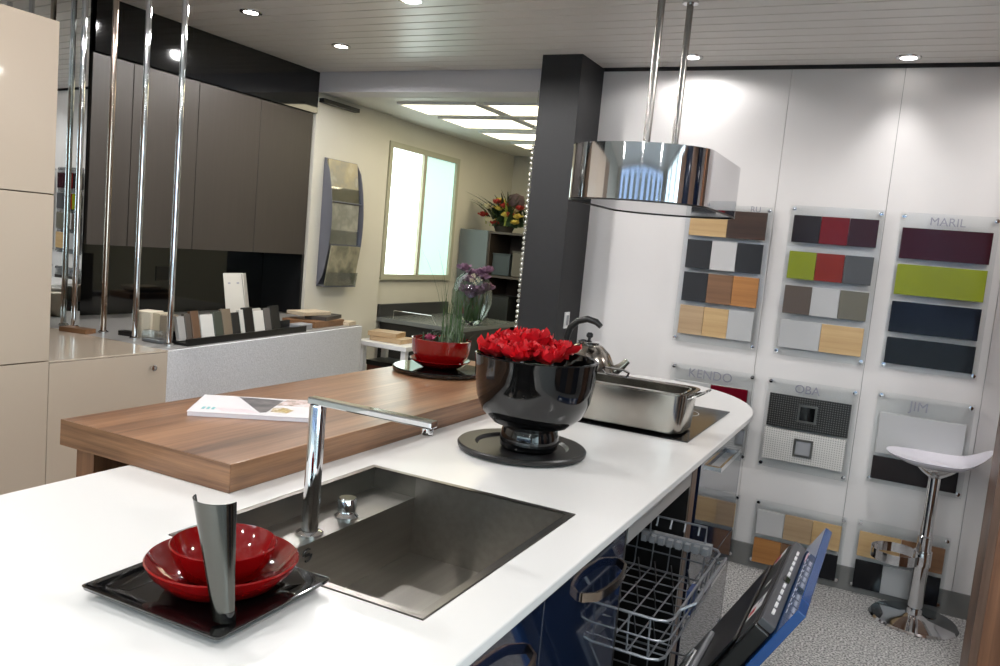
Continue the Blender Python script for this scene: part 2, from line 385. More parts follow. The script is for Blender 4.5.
# island base units
FX = -.485
IX0 = -1.45
body_m = mat('island carcass', (60, 62, 68), 0.5)
def bar_handle(parent, y0, y1, z, x=FX):
    b = BM(); n = 10
    pts = [(x+.034*math.sin(PI*min(1, max(0, i/n))) ** .35 if 0 < i < n else x, y0+(y1-y0)*i/n, z) for i in range(n+1)]
    for i in range(n):
        p, q = pts[i], pts[i+1]
        vs = [bm for bm in ()]
        a = [b.verts.new(v) for v in ((p[0]+.006, p[1], z-.009), (q[0]+.006, q[1], z-.009), (q[0]+.006, q[1], z+.009), (p[0]+.006, p[1], z+.009), (p[0], p[1], z-.009), (q[0], q[1], z-.009), (q[0], q[1], z+.009), (p[0], p[1], z+.009))]
        for f in ((0, 1, 2, 3), (7, 6, 5, 4), (0, 4, 5, 1), (3, 2, 6, 7)): b.faces.new([a[k] for k in f])
    bmesh.ops.remove_doubles(b, verts=b.verts[:], dist=1e-5)
    return obj('handle', b, bronze, parent, smooth=True)
def unit(y0, y1, label, fronts, handles):
    t = thing('base_cabinet', label, 'cabinet', (0, 0, 0))
    obj('carcass', box(-1.10, FX-.02, y0+.001, y1-.001, .1, .70), body_m, t)
    obj('plinth', box(-1.10, FX-.06, y0+.001, y1-.001, .0, .1), blackm, t)
    for (z0, z1), h in zip(fronts, handles):
        d = obj('drawer_front', box(FX-.019, FX, y0+.002, y1-.002, z0, z1), navy, t, bevel=.0015)
        if h: bar_handle(d, h[0], h[1], h[2])
    return t
unit(-.2, .36, 'navy gloss base cabinet at the near end of the island, mostly out of frame', ((.105, .865),), (None,))
unit(.36, .80, 'navy gloss base cabinet below the worktop, second from the near end', ((.105, .865),), ((.48, .70, .795),))
unit(.80, 1.25, 'navy gloss drawer cabinet under the sink edge with a bow handle', ((.105, .49), (.494, .865)), ((.92, 1.13, .42), (.96, 1.19, .795)))
unit(1.25, 1.70, 'navy gloss drawer cabinet beside the open dishwasher with bow handle', ((.105, .49), (.494, .865)), ((1.40, 1.62, .42), (1.43, 1.655, .797)))
# end unit with glass-like fronts
t = thing('base_cabinet', 'navy mirror gloss drawer cabinet beneath the hob at the rounded island end', 'cabinet')
obj('carcass', box(-1.10, FX-.02, 2.40, 3.12, .1, .87), body_m, t)
obj('plinth', box(-1.10, FX-.06, 2.40, 3.12, 0, .1), blackm, t)
for z0, z1 in ((.105, .455), (.459, .865)):
    d = obj('drawer_front', box(FX-.019, FX, 2.42, 3.125, z0, z1), navy, t, bevel=.0015)
    zz = z1-.06; hb = BM()
    abox(hb, FX, FX+.02, 2.60, 2.62, zz-.006, zz+.006); abox(hb, FX, FX+.02, 2.90, 2.92, zz-.006, zz+.006); abox(hb, FX+.02, FX+.028, 2.60, 2.92, zz-.008, zz+.008)
    obj('handle', hb, chrome, d)
t = thing('island_end_cladding', 'navy gloss panel closing the far end of the island', 'panel')
obj('end_face', box(-1.10, FX, 3.126, 3.145, 0, .87), navy, t, bevel=.001)
t = thing('island_back_cladding', 'taupe back panel of the island under the bar side', 'panel')
obj('back_face', box(-1.46, -1.44, -.2, 3.1, 0, .879), taupe, t)
t = thing('filler_post', 'brown wooden filler post between the dishwasher and the hob drawers', 'panel')
obj('post', box(-1.05, FX-.004, 2.335, 2.395, 0, .872), wood_tall, t)

# dishwasher: cavity, racks, open door
dw = thing('dishwasher', 'open built-in dishwasher with wire racks pulled out and blue door', 'dishwasher', (0, 0, 0))
dy0, dy1 = 1.705, 2.33
cb = BM()
abox(cb, -1.06, FX-.004, dy0, dy0+.02, .10, .86); abox(cb, -1.06, FX-.004, dy1-.02, dy1, .10, .86)
abox(cb, -1.06, -1.04, dy0+.02, dy1-.02, .10, .86); abox(cb, -1.04, FX-.004, dy0+.02, dy1-.02, .10, .12); 
obj('tub', cb, dark_metal, dw)
obj('top_fascia', box(-1.04, FX-.002, dy0+.02, dy1-.02, .815, .872), mat('pale steel fascia', (176, 174, 172), 0.4, 0.4), dw)
obj('kick_plate', box(-.9, FX-.06, dy0, dy1, 0, .1), blackm, dw)
# door in its own frame: local z up the door, local x outwards, hinge line at origin
ang = math.atan2(.385, .66)
D = Matrix.Translation((FX, 0, .105)) @ Matrix.Rotation(ang, 4, 'Y')
door = obj('door', box(-.058, -.021, dy0+.022, dy1-.022, .0, .672, M=D), dark_metal, dw, bevel=.004)
obj('front_panel', box(-.02, 0, dy0, dy1-.002, -.02, .765, M=D), blue_m, door, bevel=.0015)
obj('control_strip', box(-.056, -.0215, dy0+.03, dy1-.03, .6725, .69, M=D), mat('control strip plastic', (76, 77, 80), 0.35), door, bevel=.002)
for i in range(11):
    yy = dy0+.08+i*.042
    if i == 5:
        obj('display', box(-.047, -.031, yy, yy+.034, .690, .6912, M=D), blackg, door); continue
    obj('button', box(-.042, -.036, yy, yy+.026, .690, .693, M=D), white_p, door)
pr = BM()
for i in range(13): abox(pr, -.0205, -.0202, dy0+.09+i*.034, dy0+.112+i*.034, .708, .7115, M=D)
for i in range(9): abox(pr, -.0206, -.0202, dy0+.12+i*.045, dy0+.128+i*.045, .718, .722, M=D)
obj('symbol_print', pr, white_p, door)
obj('badge', box(-.0206, -.0201, dy1-.16, dy1-.10, .700, .712, M=D), mat('pale pink badge', (214, 176, 186), 0.4), door)
# inner side of the door: liner, dispenser, stickers
obj('liner', box(-.0665, -.0585, dy0+.05, dy1-.05, .03, .60, M=D), mat('inner liner steel', (92, 91, 90), 0.28, 1.0), door, bevel=.006)
obj('door_pad', box(-.0605, -.0585, dy0+.03, dy1-.03, .605, .668, M=D), mat('door edge plastic', (52, 52, 52), 0.35), door)
dsp = obj('dispenser', box(-.083, -.067, dy0+.17, dy0+.40, .27, .42, M=D), grey_p, door, bevel=.008)
obj('dispenser_lid', box(-.088, -.0832, dy0+.19, dy0+.29, .29, .40, M=D), white_p, dsp, bevel=.004)
c = obj('dispenser_cap', lathe(BM(), [(0, 0), (.022, 0), (.022, .006), (0, .006)], seg=20), grey_p, dsp)
c.matrix_local = D @ Matrix.Translation((-.083, dy0+.345, .345)) @ Matrix.Rotation(-PI/2, 4, 'Y')
st = obj('sticker', box(-.0612, -.0606, dy0+.14, dy0+.23, .608, .664, M=D), white_p, door)
obj('sticker_mark', box(-.0616, -.0612, dy0+.155, dy0+.185, .614, .636, M=D), mat('red print', (190, 24, 34), 0.4), st)
obj('sticker_text', box(-.0616, -.0612, dy0+.195, dy0+.22, .64, .655, M=D), letter, st)
st = obj('sticker', box(-.0612, -.0606, dy1-.085, dy1-.04, .615, .662, M=D), white_p, door)
obj('sticker_mark', box(-.0616, -.0612, dy1-.08, dy1-.045, .617, .640, M=D), MATS['red print'], st)
st = obj('emblem', box(-.0612, -.0606, dy0+.33, dy0+.35, .63, .65, M=D), white_p, door)
# racks
wire = mat('grey coated wire', (158, 160, 166), 0.3, 0.6)
def rack(x0, x1, y0, y1, z0, z1, name, tines=True, n=9):
    bm = BM(); r = .0023
    def loop(z, i, rr=r):
        a, b2, c2, d3 = x0+i, x1-i, y0+i, y1-i; k = .03
        pts = [(a+k, c2, z), (b2-k, c2, z), (b2-k*.3, c2+k*.3, z), (b2, c2+k, z), (b2, d3-k, z), (b2-k*.3, d3-k*.3, z), (b2-k, d3, z), (a+k, d3, z), (a+k*.3, d3-k*.3, z), (a, d3-k, z), (a, c2+k, z), (a+k*.3, c2+k*.3, z)]
        tube(bm, pts, rr, 6, closed=True)
    loop(z1, 0, .0034); loop((z0+z1)/2, .004); loop(z0, .012, .0035)
    for i in range(n):
        f = (i+.5)/n; yy = y0+.02+(y1-y0-.04)*f
        tube(bm, [(x0, yy, z1), (x0+.012, yy, z0), (x1-.012, yy, z0), (x1, yy, z1)], r, 5)
        xx = x0+.02+(x1-x0-.04)*f
        tube(bm, [(xx, y0, z1), (xx, y0+.012, z0), (xx, y1-.012, z0), (xx, y1, z1)], r, 5)
        if tines:
            for q in (.3, .62):
                for s in range(n):
                    px = x0+.03+(x1-x0-.06)*(s+.5)/n
                    if i % 3 == 1: tube(bm, [(px, yy, z0), (px-.012, yy, z0+.06)], r*.9, 5)
    return obj(name, bm, wire, dw, smooth=True)
rack(-.86, -.375, dy0+.035, dy1-.035, .555, .655, 'upper_rack')
rack(-.86, -.34, dy0+.035, dy1-.035, .17, .32, 'lower_rack')
hp = BM()
for yy in (dy1-.05,):
    tube(hp, [(-.58, yy, .655), (-.58, yy, .715), (-.42, yy, .715), (-.42, yy, .655)], .0035, 6)
    for i in range(4): tube(hp, [(-.56+i*.04, yy, .715), (-.56+i*.04, yy-.012, .69)], .003, 5)
tube(hp, [(-.375, dy0+.12, .655), (-.345, dy0+.14, .672), (-.345, dy1-.14, .672), (-.375, dy1-.12, .655)], .004, 6)
obj('rack_handle', hp, wire, dw, smooth=True)
cl = BM(); abox(cl, -.60, -.40, dy1-.065, dy1-.04, .640, .668)
for i in range(8): abox(cl, -.595+i*.025, -.58+i*.025, dy1-.085, dy1-.065, .644, .664)
obj('cup_rail', cl, grey_p, dw)
obj('rack_clip', box(-.40, -.385, dy0+.30, dy0+.36, .57, .63), mat('blue clip', (60, 80, 130), 0.4), dw)

# sink
t = thing('sink', 'square brushed steel sink with raised tap ledge set into worktop', 'sink')
def sheet_ring(bm, o, i, z):
    (a, b2, c2, d3), (e, f, g, h) = o, i
    O = [bm.verts.new(p) for p in ((a, c2, z), (b2, c2, z), (b2, d3, z), (a, d3, z))]; I = [bm.verts.new(p) for p in ((e, g, z), (f, g, z), (f, h, z), (e, h, z))]
    for k in range(4): bm.faces.new((O[k], O[(k+1) % 4], I[(k+1) % 4], I[k]))
ib = (SX0+.016, SX1-.016, SY0+.016, SY1-.016); LX = -.958; LZ = .852; BZ = .72
b = BM()
(ra, rb_, rc, rd2) = ib
for q in ((SX0+.001, ra, SY0+.001, SY1-.001), (rb_, SX1-.001, SY0+.001, SY1-.001), (ra, rb_, SY0+.001, rc), (ra, rb_, rd2, SY1-.001)): abox(b, *q, .898, .9008)
bmesh.ops.remove_doubles(b, verts=b.verts[:], dist=1e-5)
obj('rim', b, steel, t)
b = BM()
def quad(bm, *p): bm.faces.new([bm.verts.new(v) for v in p])
x0, x1, y0, y1 = ib
quad(b, (LX, y0, LZ), (LX, y1, LZ), (LX, y1, BZ), (LX, y0, BZ)); quad(b, (x1, y0, .9), (x1, y1, .9), (x1, y1, BZ), (x1, y0, BZ))
quad(b, (LX, y0, LZ), (LX, y0, BZ), (x1, y0, BZ), (x1, y0, .9), (LX, y0, .9)); quad(b, (LX, y1, LZ), (LX, y1, BZ), (x1, y1, BZ), (x1, y1, .9), (LX, y1, .9))
quad(b, (LX, y0, BZ), (x1, y0, BZ), (x1, y1, BZ), (LX, y1, BZ))
bmesh.ops.remove_doubles(b, verts=b.verts[:], dist=1e-4)
obj('basin', b, steel_d, t)
b = BM(); abox(b, x0, LX-.001, y0, y1, LZ-.010, LZ)
quad(b, (x0, y0, .9), (x0, y1, .9), (x0, y1, LZ), (x0, y0, LZ)); quad(b, (x0, y0, .9), (LX, y0, .9), (LX, y0, LZ), (x0, y0, LZ)); quad(b, (x0, y1, .9), (LX, y1, .9), (LX, y1, LZ), (x0, y1, LZ))
obj('tap_ledge', b, steel, t)
dr = obj('drain', lathe(BM(), [(0, .002), (.03, .002), (.038, .004), (.045, .001), (.045, 0), (0, 0)], (-.78, 1.27, BZ), 28), chrome, t, smooth=True)
lg = BM()   # the small dark round emblem on the basin's wall
for s in (0, 1):
    tube(lg, [(LX+.0015, 1.200+.012*math.cos(PI*(.35+s)+i*PI*.4/6*1.6), LZ-.022+.012*math.sin(PI*(.35+s)+i*PI*.4/6*1.6)) for i in range(7)], .0022, 5)
abox(lg, LX+.0005, LX+.0015, 1.193, 1.207, LZ-.025, LZ-.019)
obj('emblem', lg, blackm, t)

# tap
t = thing('kitchen_tap', 'chrome kitchen tap with a flat angular spout on the sink ledge', 'tap', (-.990, 1.243, LZ))
obj('base_ring', lathe(BM(), [(0, 0), (.027, 0), (.027, .004), (.020, .008), (0, .008)], seg=32), chrome, t, smooth=True)
obj('column', lathe(BM(), [(0, .008), (.0165, .008), (.0165, .254), (.015, .260), (0, .260)], seg=32), chrome, t, smooth=True)
obj('spout', box(-.018, .264, -.012, .012, .260, .274), chrome, t, bevel=.003)
obj('nozzle', lathe(BM(), [(0, .247), (.009, .247), (.011, .250), (.011, .260), (0, .260)], (.250, 0, 0), 24), chrome, t, smooth=True)
kn = obj('mixer_knob', lathe(BM(), [(0, .012), (.017, .012), (.0195, .015), (.0195, .040), (.0175, .043), (0, .043)], (-.005, .125, 0), 32), chrome, t, smooth=True)
obj('knob_collar', lathe(BM(), [(0, 0), (.025, 0), (.025, .004), (.016, .012), (0, .012)], (-.005, .125, 0), 32), chrome, kn, smooth=True)

# wooden bar
t = thing('breakfast_bar', 'thick walnut breakfast bar slab laid across the white island worktop', 'bar top')
obj('slab', box(-1.70, -1.174, 1.212, 2.98, .9008, .961), wood_bar, t, bevel=.0015)
obj('end_edge', box(-1.70, -1.174, 1.2095, 1.212, .9008, .961), wood_bar_x, t)
obj('support_panel', box(-1.695, -1.635, 1.25, 2.94, 0, .9008), wood_leg, t)

# hob
t = thing('hob', 'black glass hob set into the far end of the worktop', 'hob')
obj('glass', box(-1.13, -.545, 2.475, 3.13, .9, .9045), mat('hob black glass', (8, 8, 9), 0.12, 0, 0.3), t, bevel=.0015)
for cx, cy, r in ((-.70, 2.66, .095), (-.70, 2.95, .075), (-.98, 2.66, .075), (-.98, 2.94, .11)):
    zr = lathe(BM(), [(r, .9046), (r+.003, .9046), (r+.003, .9049), (r, .9049), (r, .9046)], (cx, cy, 0), 36)
    obj('zone_ring', zr, grey_p, t)

# roasting pan
t = thing('roasting_pan', 'long polished steel roasting pan with wire handles on the hob', 'pan', (-.78, 2.605, .905))
def rrect(a, c, r, n=6):
    pts = []
    for cx, cy, s in ((a-r, c-r, 0), (-a+r, c-r, 1), (-a+r, -c+r, 2), (a-r, -c+r, 3)):
        for i in range(n+1):
            an = PI/2*(s+i/n); pts.append((cx+r*math.cos(an), cy+r*math.sin(an)))
    return pts
def loft(bm, loops, cap0=True, cap1=True):
    R = [[bm.verts.new(p) for p in L] for L in loops]; n = len(R[0])
    for a, b2 in zip(R, R[1:]):
        for i in range(n): bm.faces.new((a[i], a[(i+1) % n], b2[(i+1) % n], b2[i]))
    if cap0: bm.faces.new(R[0][::-1])
    if cap1: bm.faces.new(R[-1])
    return bm
L = lambda a, c, r, z: [(x, y, z) for x, y in rrect(a, c, r)]
obj('pan_body', loft(BM(), [L(.180, .090, .04, 0), L(.195, .102, .045, .006), L(.203, .108, .045, .128), L(.212, .116, .05, .131), L(.212, .116, .05, .135), L(.200, .105, .045, .135), L(.192, .100, .045, .012)]), pan_m, t, smooth=True)
for s in (-1, 1):
    hd = tube(BM(), [(s*.200, -.055, .118), (s*.225, -.052, .128), (s*.248, -.045, .142), (s*.252, 0, .145), (s*.248, .045, .142), (s*.225, .052, .128), (s*.200, .055, .118)], .0045, 8)
    obj('handle', hd, chrome, t, smooth=True)
rk = BM()   # inset rack with a raised loop
tube(rk, [(x, y, .132) for x, y in rrect(.185, .092, .04)], .003, 6, closed=True)
tube(rk, [(-.13, .10, .134), (-.14, .085, .150), (-.12, .07, .160), (-.06, .07, .160), (-.04, .085, .150), (-.05, .10, .134)], .004, 8)
obj('rack', rk, chrome, t, smooth=True)

# kettle
t = thing('kettle', 'round steel whistling kettle with a black hook handle on the hob', 'kettle', (-1.07, 2.95, .9050))
obj('kettle_body', lathe(BM(), [(0, 0), (.085, 0), (.108, .012), (.115, .04), (.113, .085), (.103, .13), (.084, .168), (.055, .195), (.030, .206), (0, .208)], seg=44), pan_m, t, smooth=True)
ld = obj('lid', lathe(BM(), [(0, .206), (.040, .2035), (.042, .209), (.030, .214), (0, .216)], seg=30), chrome, t, smooth=True)
obj('lid_knob', lathe(BM(), [(0, .214), (.006, .216), (.006, .222), (.013, .228), (.013, .238), (.008, .244), (0, .245)], seg=20), blackm, ld, smooth=True)
obj('handle', tube(BM(), [(-.088, -.01, .170), (-.090, -.01, .215), (-.078, -.01, .255), (-.050, -.01, .283), (-.012, -.01, .295), (.025, -.01, .288), (.045, -.01, .272)], [.010, .012, .013, .013, .013, .013, .010], 12), blackm, t, smooth=True)
obj('spout', tube(BM(), [(.095, .03, .10), (.125, .045, .125), (.145, .055, .15)], [.022, .016, .012], 14), pan_m, t, smooth=True)

# black pedestal bowl on its plate, with red blossoms
BX, BY = -.862, 1.985
t = thing('round_plate', 'thick round black plate beneath the black pedestal bowl', 'plate', (-.884, 1.99, .9005))
obj('disc', lathe(BM(), [(0, 0), (.150, 0), (.174, .006), (.176, .016), (.172, .020), (.128, .020), (.120, .012), (0, .012)], seg=64), blackm, t, smooth=True)
t = thing('pedestal_bowl', 'glossy black pedestal bowl holding red blossoms on the worktop', 'bowl', (BX, BY, .9128))
obj('foot', lathe(BM(), [(0, 0), (.070, 0), (.078, .008), (.080, .03), (.076, .052), (.072, .060), (0, .060)], seg=56), blackg, t, smooth=True)
obj('bowl_body', lathe(BM(), [(0, .060), (.072, .060), (.105, .072), (.135, .100), (.153, .140), (.161, .190), (.164, .235), (.166, .250), (.163, .253), (.154, .252), (.151, .235), (.146, .19), (.13, .14), (.09, .1), (0, .09)], seg=72), blackg, t, smooth=True)
bl = obj('moss_filling', lathe(BM(), [(.147, .205), (.1, .218), (0, .224)], seg=30), leaf_d, t, smooth=True)
def blossom(c, r, seed):
    rd = random.Random(seed); bm = BM()
    for lay in range(4):
        np_ = 6
        for i in range(np_):
            az = 2*PI*(i+.5*lay)/np_ + rd.uniform(-.25, .25); tilt = .25+.33*lay + rd.uniform(-.1, .1)
            Ln = r*(1.0-.12*lay)*rd.uniform(.85, 1.15); W = r*.75
            M = Matrix.Translation(c) @ Matrix.Rotation(az, 4, 'Z') @ Matrix.Rotation(-tilt, 4, 'Y')
            g = []
            for u in range(6):
                row = []
                for v in range(5):
                    f = u/5; s = v/4-.5
                    wd = W*math.sin(PI*min(.93, .12+.8*f))
                    row.append(bm.verts.new(M @ Vector((Ln*f, wd*s, Ln*(.22*f*f+.5*s*s) + rd.uniform(-.006, .006)*(.4+f)))))
                g.append(row)
            for u in range(5):
                for v in range(4): bm.faces.new((g[u][v], g[u+1][v], g[u+1][v+1], g[u][v+1]))
    return bm
spots = [(-.085, -.06, .262, .060), (-.01, -.085, .262, .062), (.06, -.045, .262, .058), (-.10, .03, .270, .06), (-.02, .0, .285, .066), (.055, .04, .270, .058), (-.04, .075, .282, .060), (.0, -.03, .262, .055)]
lab = ['red silk blossom at the window side of the black bowl', 'red silk blossom lowest at the front rim of the black bowl', 'red silk blossom on the pan side of the black bowl', 'red silk blossom at the back near the bar side of the bowl', 'largest red silk blossom on top in the middle of the bowl', 'red silk blossom behind on the hob side of the bowl', 'red silk blossom at the very back of the bowl, in front of column', 'small red silk blossom tucked in the middle of the heap']
for i, (x, y, z, r) in enumerate(spots):
    o = obj('red_blossom', blossom((0, 0, 0), r*1.12, 20+i), petal, smooth=True); o.location = (BX+x-.008, BY+y, .9128+z-.02)
    tag(o, lab[i], 'flower', 'red blossoms in the black bowl')

# red planted bowl on a black round plate, on the bar
PX, PY = -1.515, 2.585
t = thing('round_plate', 'round black plate under the red planted bowl on the wooden bar', 'plate', (PX, PY, .9612))
obj('disc', lathe(BM(), [(0, 0), (.150, 0), (.168, .006), (.170, .016), (.165, .020), (0, .018)], seg=56), blackg, t, smooth=True)
t = thing('planted_bowl', 'red glazed bowl planted with grasses and a pink flower', 'plant', (PX+.005, PY, .9800))
obj('saucer', lathe(BM(), [(0, 0), (.06, 0), (.095, .018), (.112, .030), (.113, .034), (.106, .033), (.06, .010), (0, .008)], seg=48), redg, t, smooth=True)
obj('bowl', lathe(BM(), [(0, .008), (.060, .009), (.092, .030), (.107, .065), (.111, .108), (.107, .109), (.101, .075), (0, .070)], seg=48), redg, t, smooth=True)
obj('soil', lathe(BM(), [(.0985, .088), (.05, .096), (0, .099)], seg=24), mat('soil', (40, 34, 30), 0.9), t, smooth=True)
gb = BM(); rd = random.Random(3)
def blade(bm, p, az, lean, ln, wd, seg=6):
    prev = None
    for i in range(seg+1):
        f = i/seg; q = Vector((p[0]+math.cos(az)*lean*f*f*ln, p[1]+math.sin(az)*lean*f*f*ln, p[2]+ln*f*(1-.12*lean*f)))
        s = Vector((-math.sin(az), math.cos(az), 0))*wd*(1-f*.92)
        a, b2 = bm.verts.new(q-s), bm.verts.new(q+s)
        if prev: bm.faces.new((prev[0], prev[1], b2, a))
        prev = (a, b2)
for i in range(34): blade(gb, (.04+rd.gauss(0, .02), rd.gauss(0, .02), .095), rd.uniform(0, 2*PI), rd.uniform(.05, .35), rd.uniform(.14, .30), .0022)
blade(gb, (.0, .0, .095), PI, .35, .36, .002); blade(gb, (.02, .0, .095), PI*.9, .25, .35, .002)
obj('grass_blades', gb, leaf, t)
gb = BM()
for i in range(42): blade(gb, (rd.uniform(-.08, .085), rd.uniform(-.07, .07), .09), rd.uniform(0, 2*PI), rd.uniform(.4, 1.1), rd.uniform(.025, .055), .008, 4)
obj('low_leaves', gb, leaf_d, t)
gb = BM()
for i in range(26): blade(gb, (.055+rd.gauss(0, .02), -.01+rd.gauss(0, .02), .09), rd.uniform(0, 2*PI), rd.uniform(.2, .6), rd.uniform(.05, .13), .003, 4)
obj('grey_tuft', gb, mat('grey green leaf', (116, 132, 108), 0.6), t)
obj('pink_flower', blossom((-.02, -.055, .105), .024, 5), pink, t, smooth=True)

# magazine on the bar
t = thing('magazine', 'white glossy kitchen magazine lying on the wooden bar', 'magazine', (-1.487, 1.613, .9614), math.radians(35))
obj('pages', box(-.150, .150, -.105, .105, 0, .011), mat('page edge paper', (214, 208, 214), 0.7), t)
cv = obj('cover', box(-.152, .152, -.107, .107, .011, .0118), mat('magazine cover', (236, 233, 236), 0.25), t)
def flat(pts, z, h=.0003): return prism(BM(), pts, z, z+h)
obj('cover_photo', flat([(-.06, .100), (.06, .085), (.035, -.07), (.02, -.08)], .0119), print_mat('dark kitchen print', ((60, 58, 62), (96, 92, 94), (130, 124, 122)), 22), cv)
obj('cover_picture', flat([(.05, .02), (.148, .02), (.148, .098), (.07, .10)], .0119), print_mat('pale still life print', ((230, 226, 226), (214, 190, 186), (150, 130, 110), (236, 232, 230)), 40), cv)
obj('cover_fruit', flat([(.045, -.065), (.085, -.07), (.10, -.03), (.07, -.005), (.045, -.02)], .0119), print_mat('yellow fruit print', ((226, 214, 150), (170, 140, 80), (236, 232, 220)), 50), cv)
tx = BM()
for i in range(3): abox(tx, -.125+.012*i, -.118+.012*i, -.07, -.045, .0119, .0122)
obj('cover_title', tx, mat('teal print', (86, 164, 168), 0.4), cv)
tx = BM()
for i in range(4): abox(tx, -.09+.006*i, -.01+.01*i, -.055-.01*i, -.052-.01*i, .0119, .0122)
obj('cover_lines', tx, mat('pale pink print', (220, 190, 196), 0.4), cv)

# square black plate, two red bowls, steel vase in the foreground
t = thing('square_plate', 'square glossy black plate under two red bowls beside the sink', 'plate', (-.862, .862, .9004), math.radians(1))
b = loft(BM(), [[(x, y, z) for x, y in rrect(a, a*.9, .008, 3)] for a, z in ((.075, 0), (.085, .0), (.129, .013), (.131, .018), (.127, .019), (.085, .009))])
obj('plate_body', b, blackg, t, smooth=True)
t = thing('red_bowl', 'larger shallow red glass bowl on the square black plate', 'bowl', (-.856, .878, .9098))
obj('bowl_shell', lathe(BM(), [(0, 0), (.06, 0), (.085, .012), (.104, .032), (.110, .044), (.108, .046), (.100, .034), (.08, .017), (.055, .008), (0, .007)], seg=64), redg, t, smooth=True)
t = thing('red_bowl', 'smaller red glass bowl nested in the larger red bowl', 'bowl', (-.862, .884, .9172))
obj('bowl_shell', lathe(BM(), [(0, 0), (.035, 0), (.058, .012), (.072, .036), (.077, .056), (.0755, .058), (.068, .038), (.052, .018), (.03, .008), (0, .007)], seg=56), redg, t, smooth=True)
# tapered half-round steel vase, leaning a little
t = thing('steel_vase', 'tapered half round polished steel vase standing on the square black plate', 'vase', (-.762, .790, .9188))
vb = BM(); n = 20; rows = []
for j in range(9):
    f = j/8; r = .0165+.0155*f**1.1; cx = -.026*f; cz = .162*f
    rows.append(([vb.verts.new((cx+r*math.cos(a), r*math.sin(a)*.9, cz)) for a in [math.radians(-165+175*i/n) for i in range(n+1)]],
                 [vb.verts.new((cx+(r-.0015)*math.cos(a), (r-.0015)*math.sin(a)*.9, cz)) for a in [math.radians(-165+175*i/n) for i in range(n+1)]]))
for (a, ai), (c2, ci) in zip(rows, rows[1:]):
    for i in range(n): vb.faces.new((a[i], a[i+1], c2[i+1], c2[i])); vb.faces.new((ai[i+1], ai[i], ci[i], ci[i+1]))
    vb.faces.new((a[0], c2[0], ci[0], ai[0])); vb.faces.new((a[n], ai[n], ci[n], c2[n]))
for i in range(n):
    vb.faces.new((rows[-1][0][i], rows[-1][0][i+1], rows[-1][1][i+1], rows[-1][1][i])); vb.faces.new((rows[0][0][i+1], rows[0][0][i], rows[0][1][i], rows[0][1][i+1]))
obj('vase_shell', vb, mat('polished dark steel', (98, 98, 94), 0.16, 1.0), t, smooth=True)
obj('vase_foot', lathe(BM(), [(0, 0), (.0165, 0), (.0165, .014), (0, .014)], seg=24, sy=.9), blackg, t, smooth=True)

# ================================================================== HOOD
t = thing('island_hood', 'oval polished steel extractor hood hung over the hob on two rods', 'cooker hood', (-.85, 2.885, 0))
hw, y0h, y1h, bul = .24, -.215, .215, .16
pts = []
nn = 24
for i in range(nn+1):
    a = PI+PI*i/nn; pts.append((hw*math.cos(a), y0h+bul*math.sin(a)))
for i in range(nn+1):
    a = PI*i/nn; pts.append((hw*math.cos(a), y1h+bul*math.sin(a)))
def hl(k, z): return [(x*k, y*(1-(1-k)*.6), z) for x, y in pts]
obj('shell', loft(BM(), [hl(1, 1.628), hl(1, 1.812), hl(.985, 1.8125), hl(.985, 1.6285)], False, False) if False else loft(BM(), [hl(1, 1.628), hl(1, 1.812)], False, True), hood_m, t, smooth=True)
b = BM(); lo = [b.verts.new(p) for p in hl(.985, 1.630)]; b.faces.new(lo)
obj('underside', b, hood_m, t)
b = loft(BM(), [hl(1.002, 1.6265), hl(1.002, 1.632), hl(.982, 1.632), hl(.982, 1.6265), hl(1.002, 1.6265)], False, False)
obj('rim', b, dark_metal, t)
for yy in (2.70, 3.05):
    rd_ = obj('suspension_rod', tube(BM(), [(0, yy-2.885, 1.81), (0, yy-2.885, 2.399)], .0125, 16), rod_m, t, smooth=True)
    obj('ceiling_rosette', lathe(BM(), [(0, 2.39), (.03, 2.39), (.03, 2.3995), (0, 2.3995)], (0, yy-2.885, 0), 24), chrome, rd_, smooth=True)

# ================================================================== SAMPLE PANELS ON THE BACK WALL
oak_l = wood_mat('pale oak sample', (176, 142, 96), (206, 176, 128), 'X', 0.4, 50)
oak_b = wood_mat('beige oak sample', (160, 132, 100), (190, 164, 130), 'X', 0.4, 50)
oak_o = wood_mat('orange oak sample', (150, 98, 48), (186, 130, 72), 'X', 0.4, 50)
brn_w = wood_mat('mid brown sample', (104, 72, 48), (136, 100, 70), 'X', 0.4, 50)
wal_d = wood_mat('dark walnut sample', (40, 26, 20), (72, 48, 36), 'X', 0.35, 50)
S = lambda n, c, r=.3: mat('sample '+n, tuple(int(v*.92) for v in c), r, spec=.3)
dgrey, wht, blk = S('charcoal', (46, 47, 51), .4), S('white', (214, 213, 212)), S('black', (18, 19, 24), .18)
SC = {'dg': dgrey, 'w': wht, 'k': blk, 'ol': oak_l, 'ob': oak_b, 'oo': oak_o, 'br': brn_w, 'wd': wal_d,
      'ebony': S('ebony', (38, 30, 32), .2), 'dred': S('dark red', (112, 20, 24), .15), 'plum': S('plum', (56, 30, 38), .2), 'lime': S('lime', (140, 150, 34), .18),
      'rust': S('rust red', (134, 42, 28), .2), 'slate': S('slate', (84, 86, 90), .3), 'gbr': S('grey brown', (98, 88, 80), .35), 'taupe': S('taupe sample', (112, 110, 98), .35),
      'maroon': S('maroon', (58, 16, 24), .12), 'ink': S('ink', (18, 20, 30), .1), 'lg': S('light grey', (196, 197, 198), .3), 'wine': S('wine', (104, 14, 30), .15)}
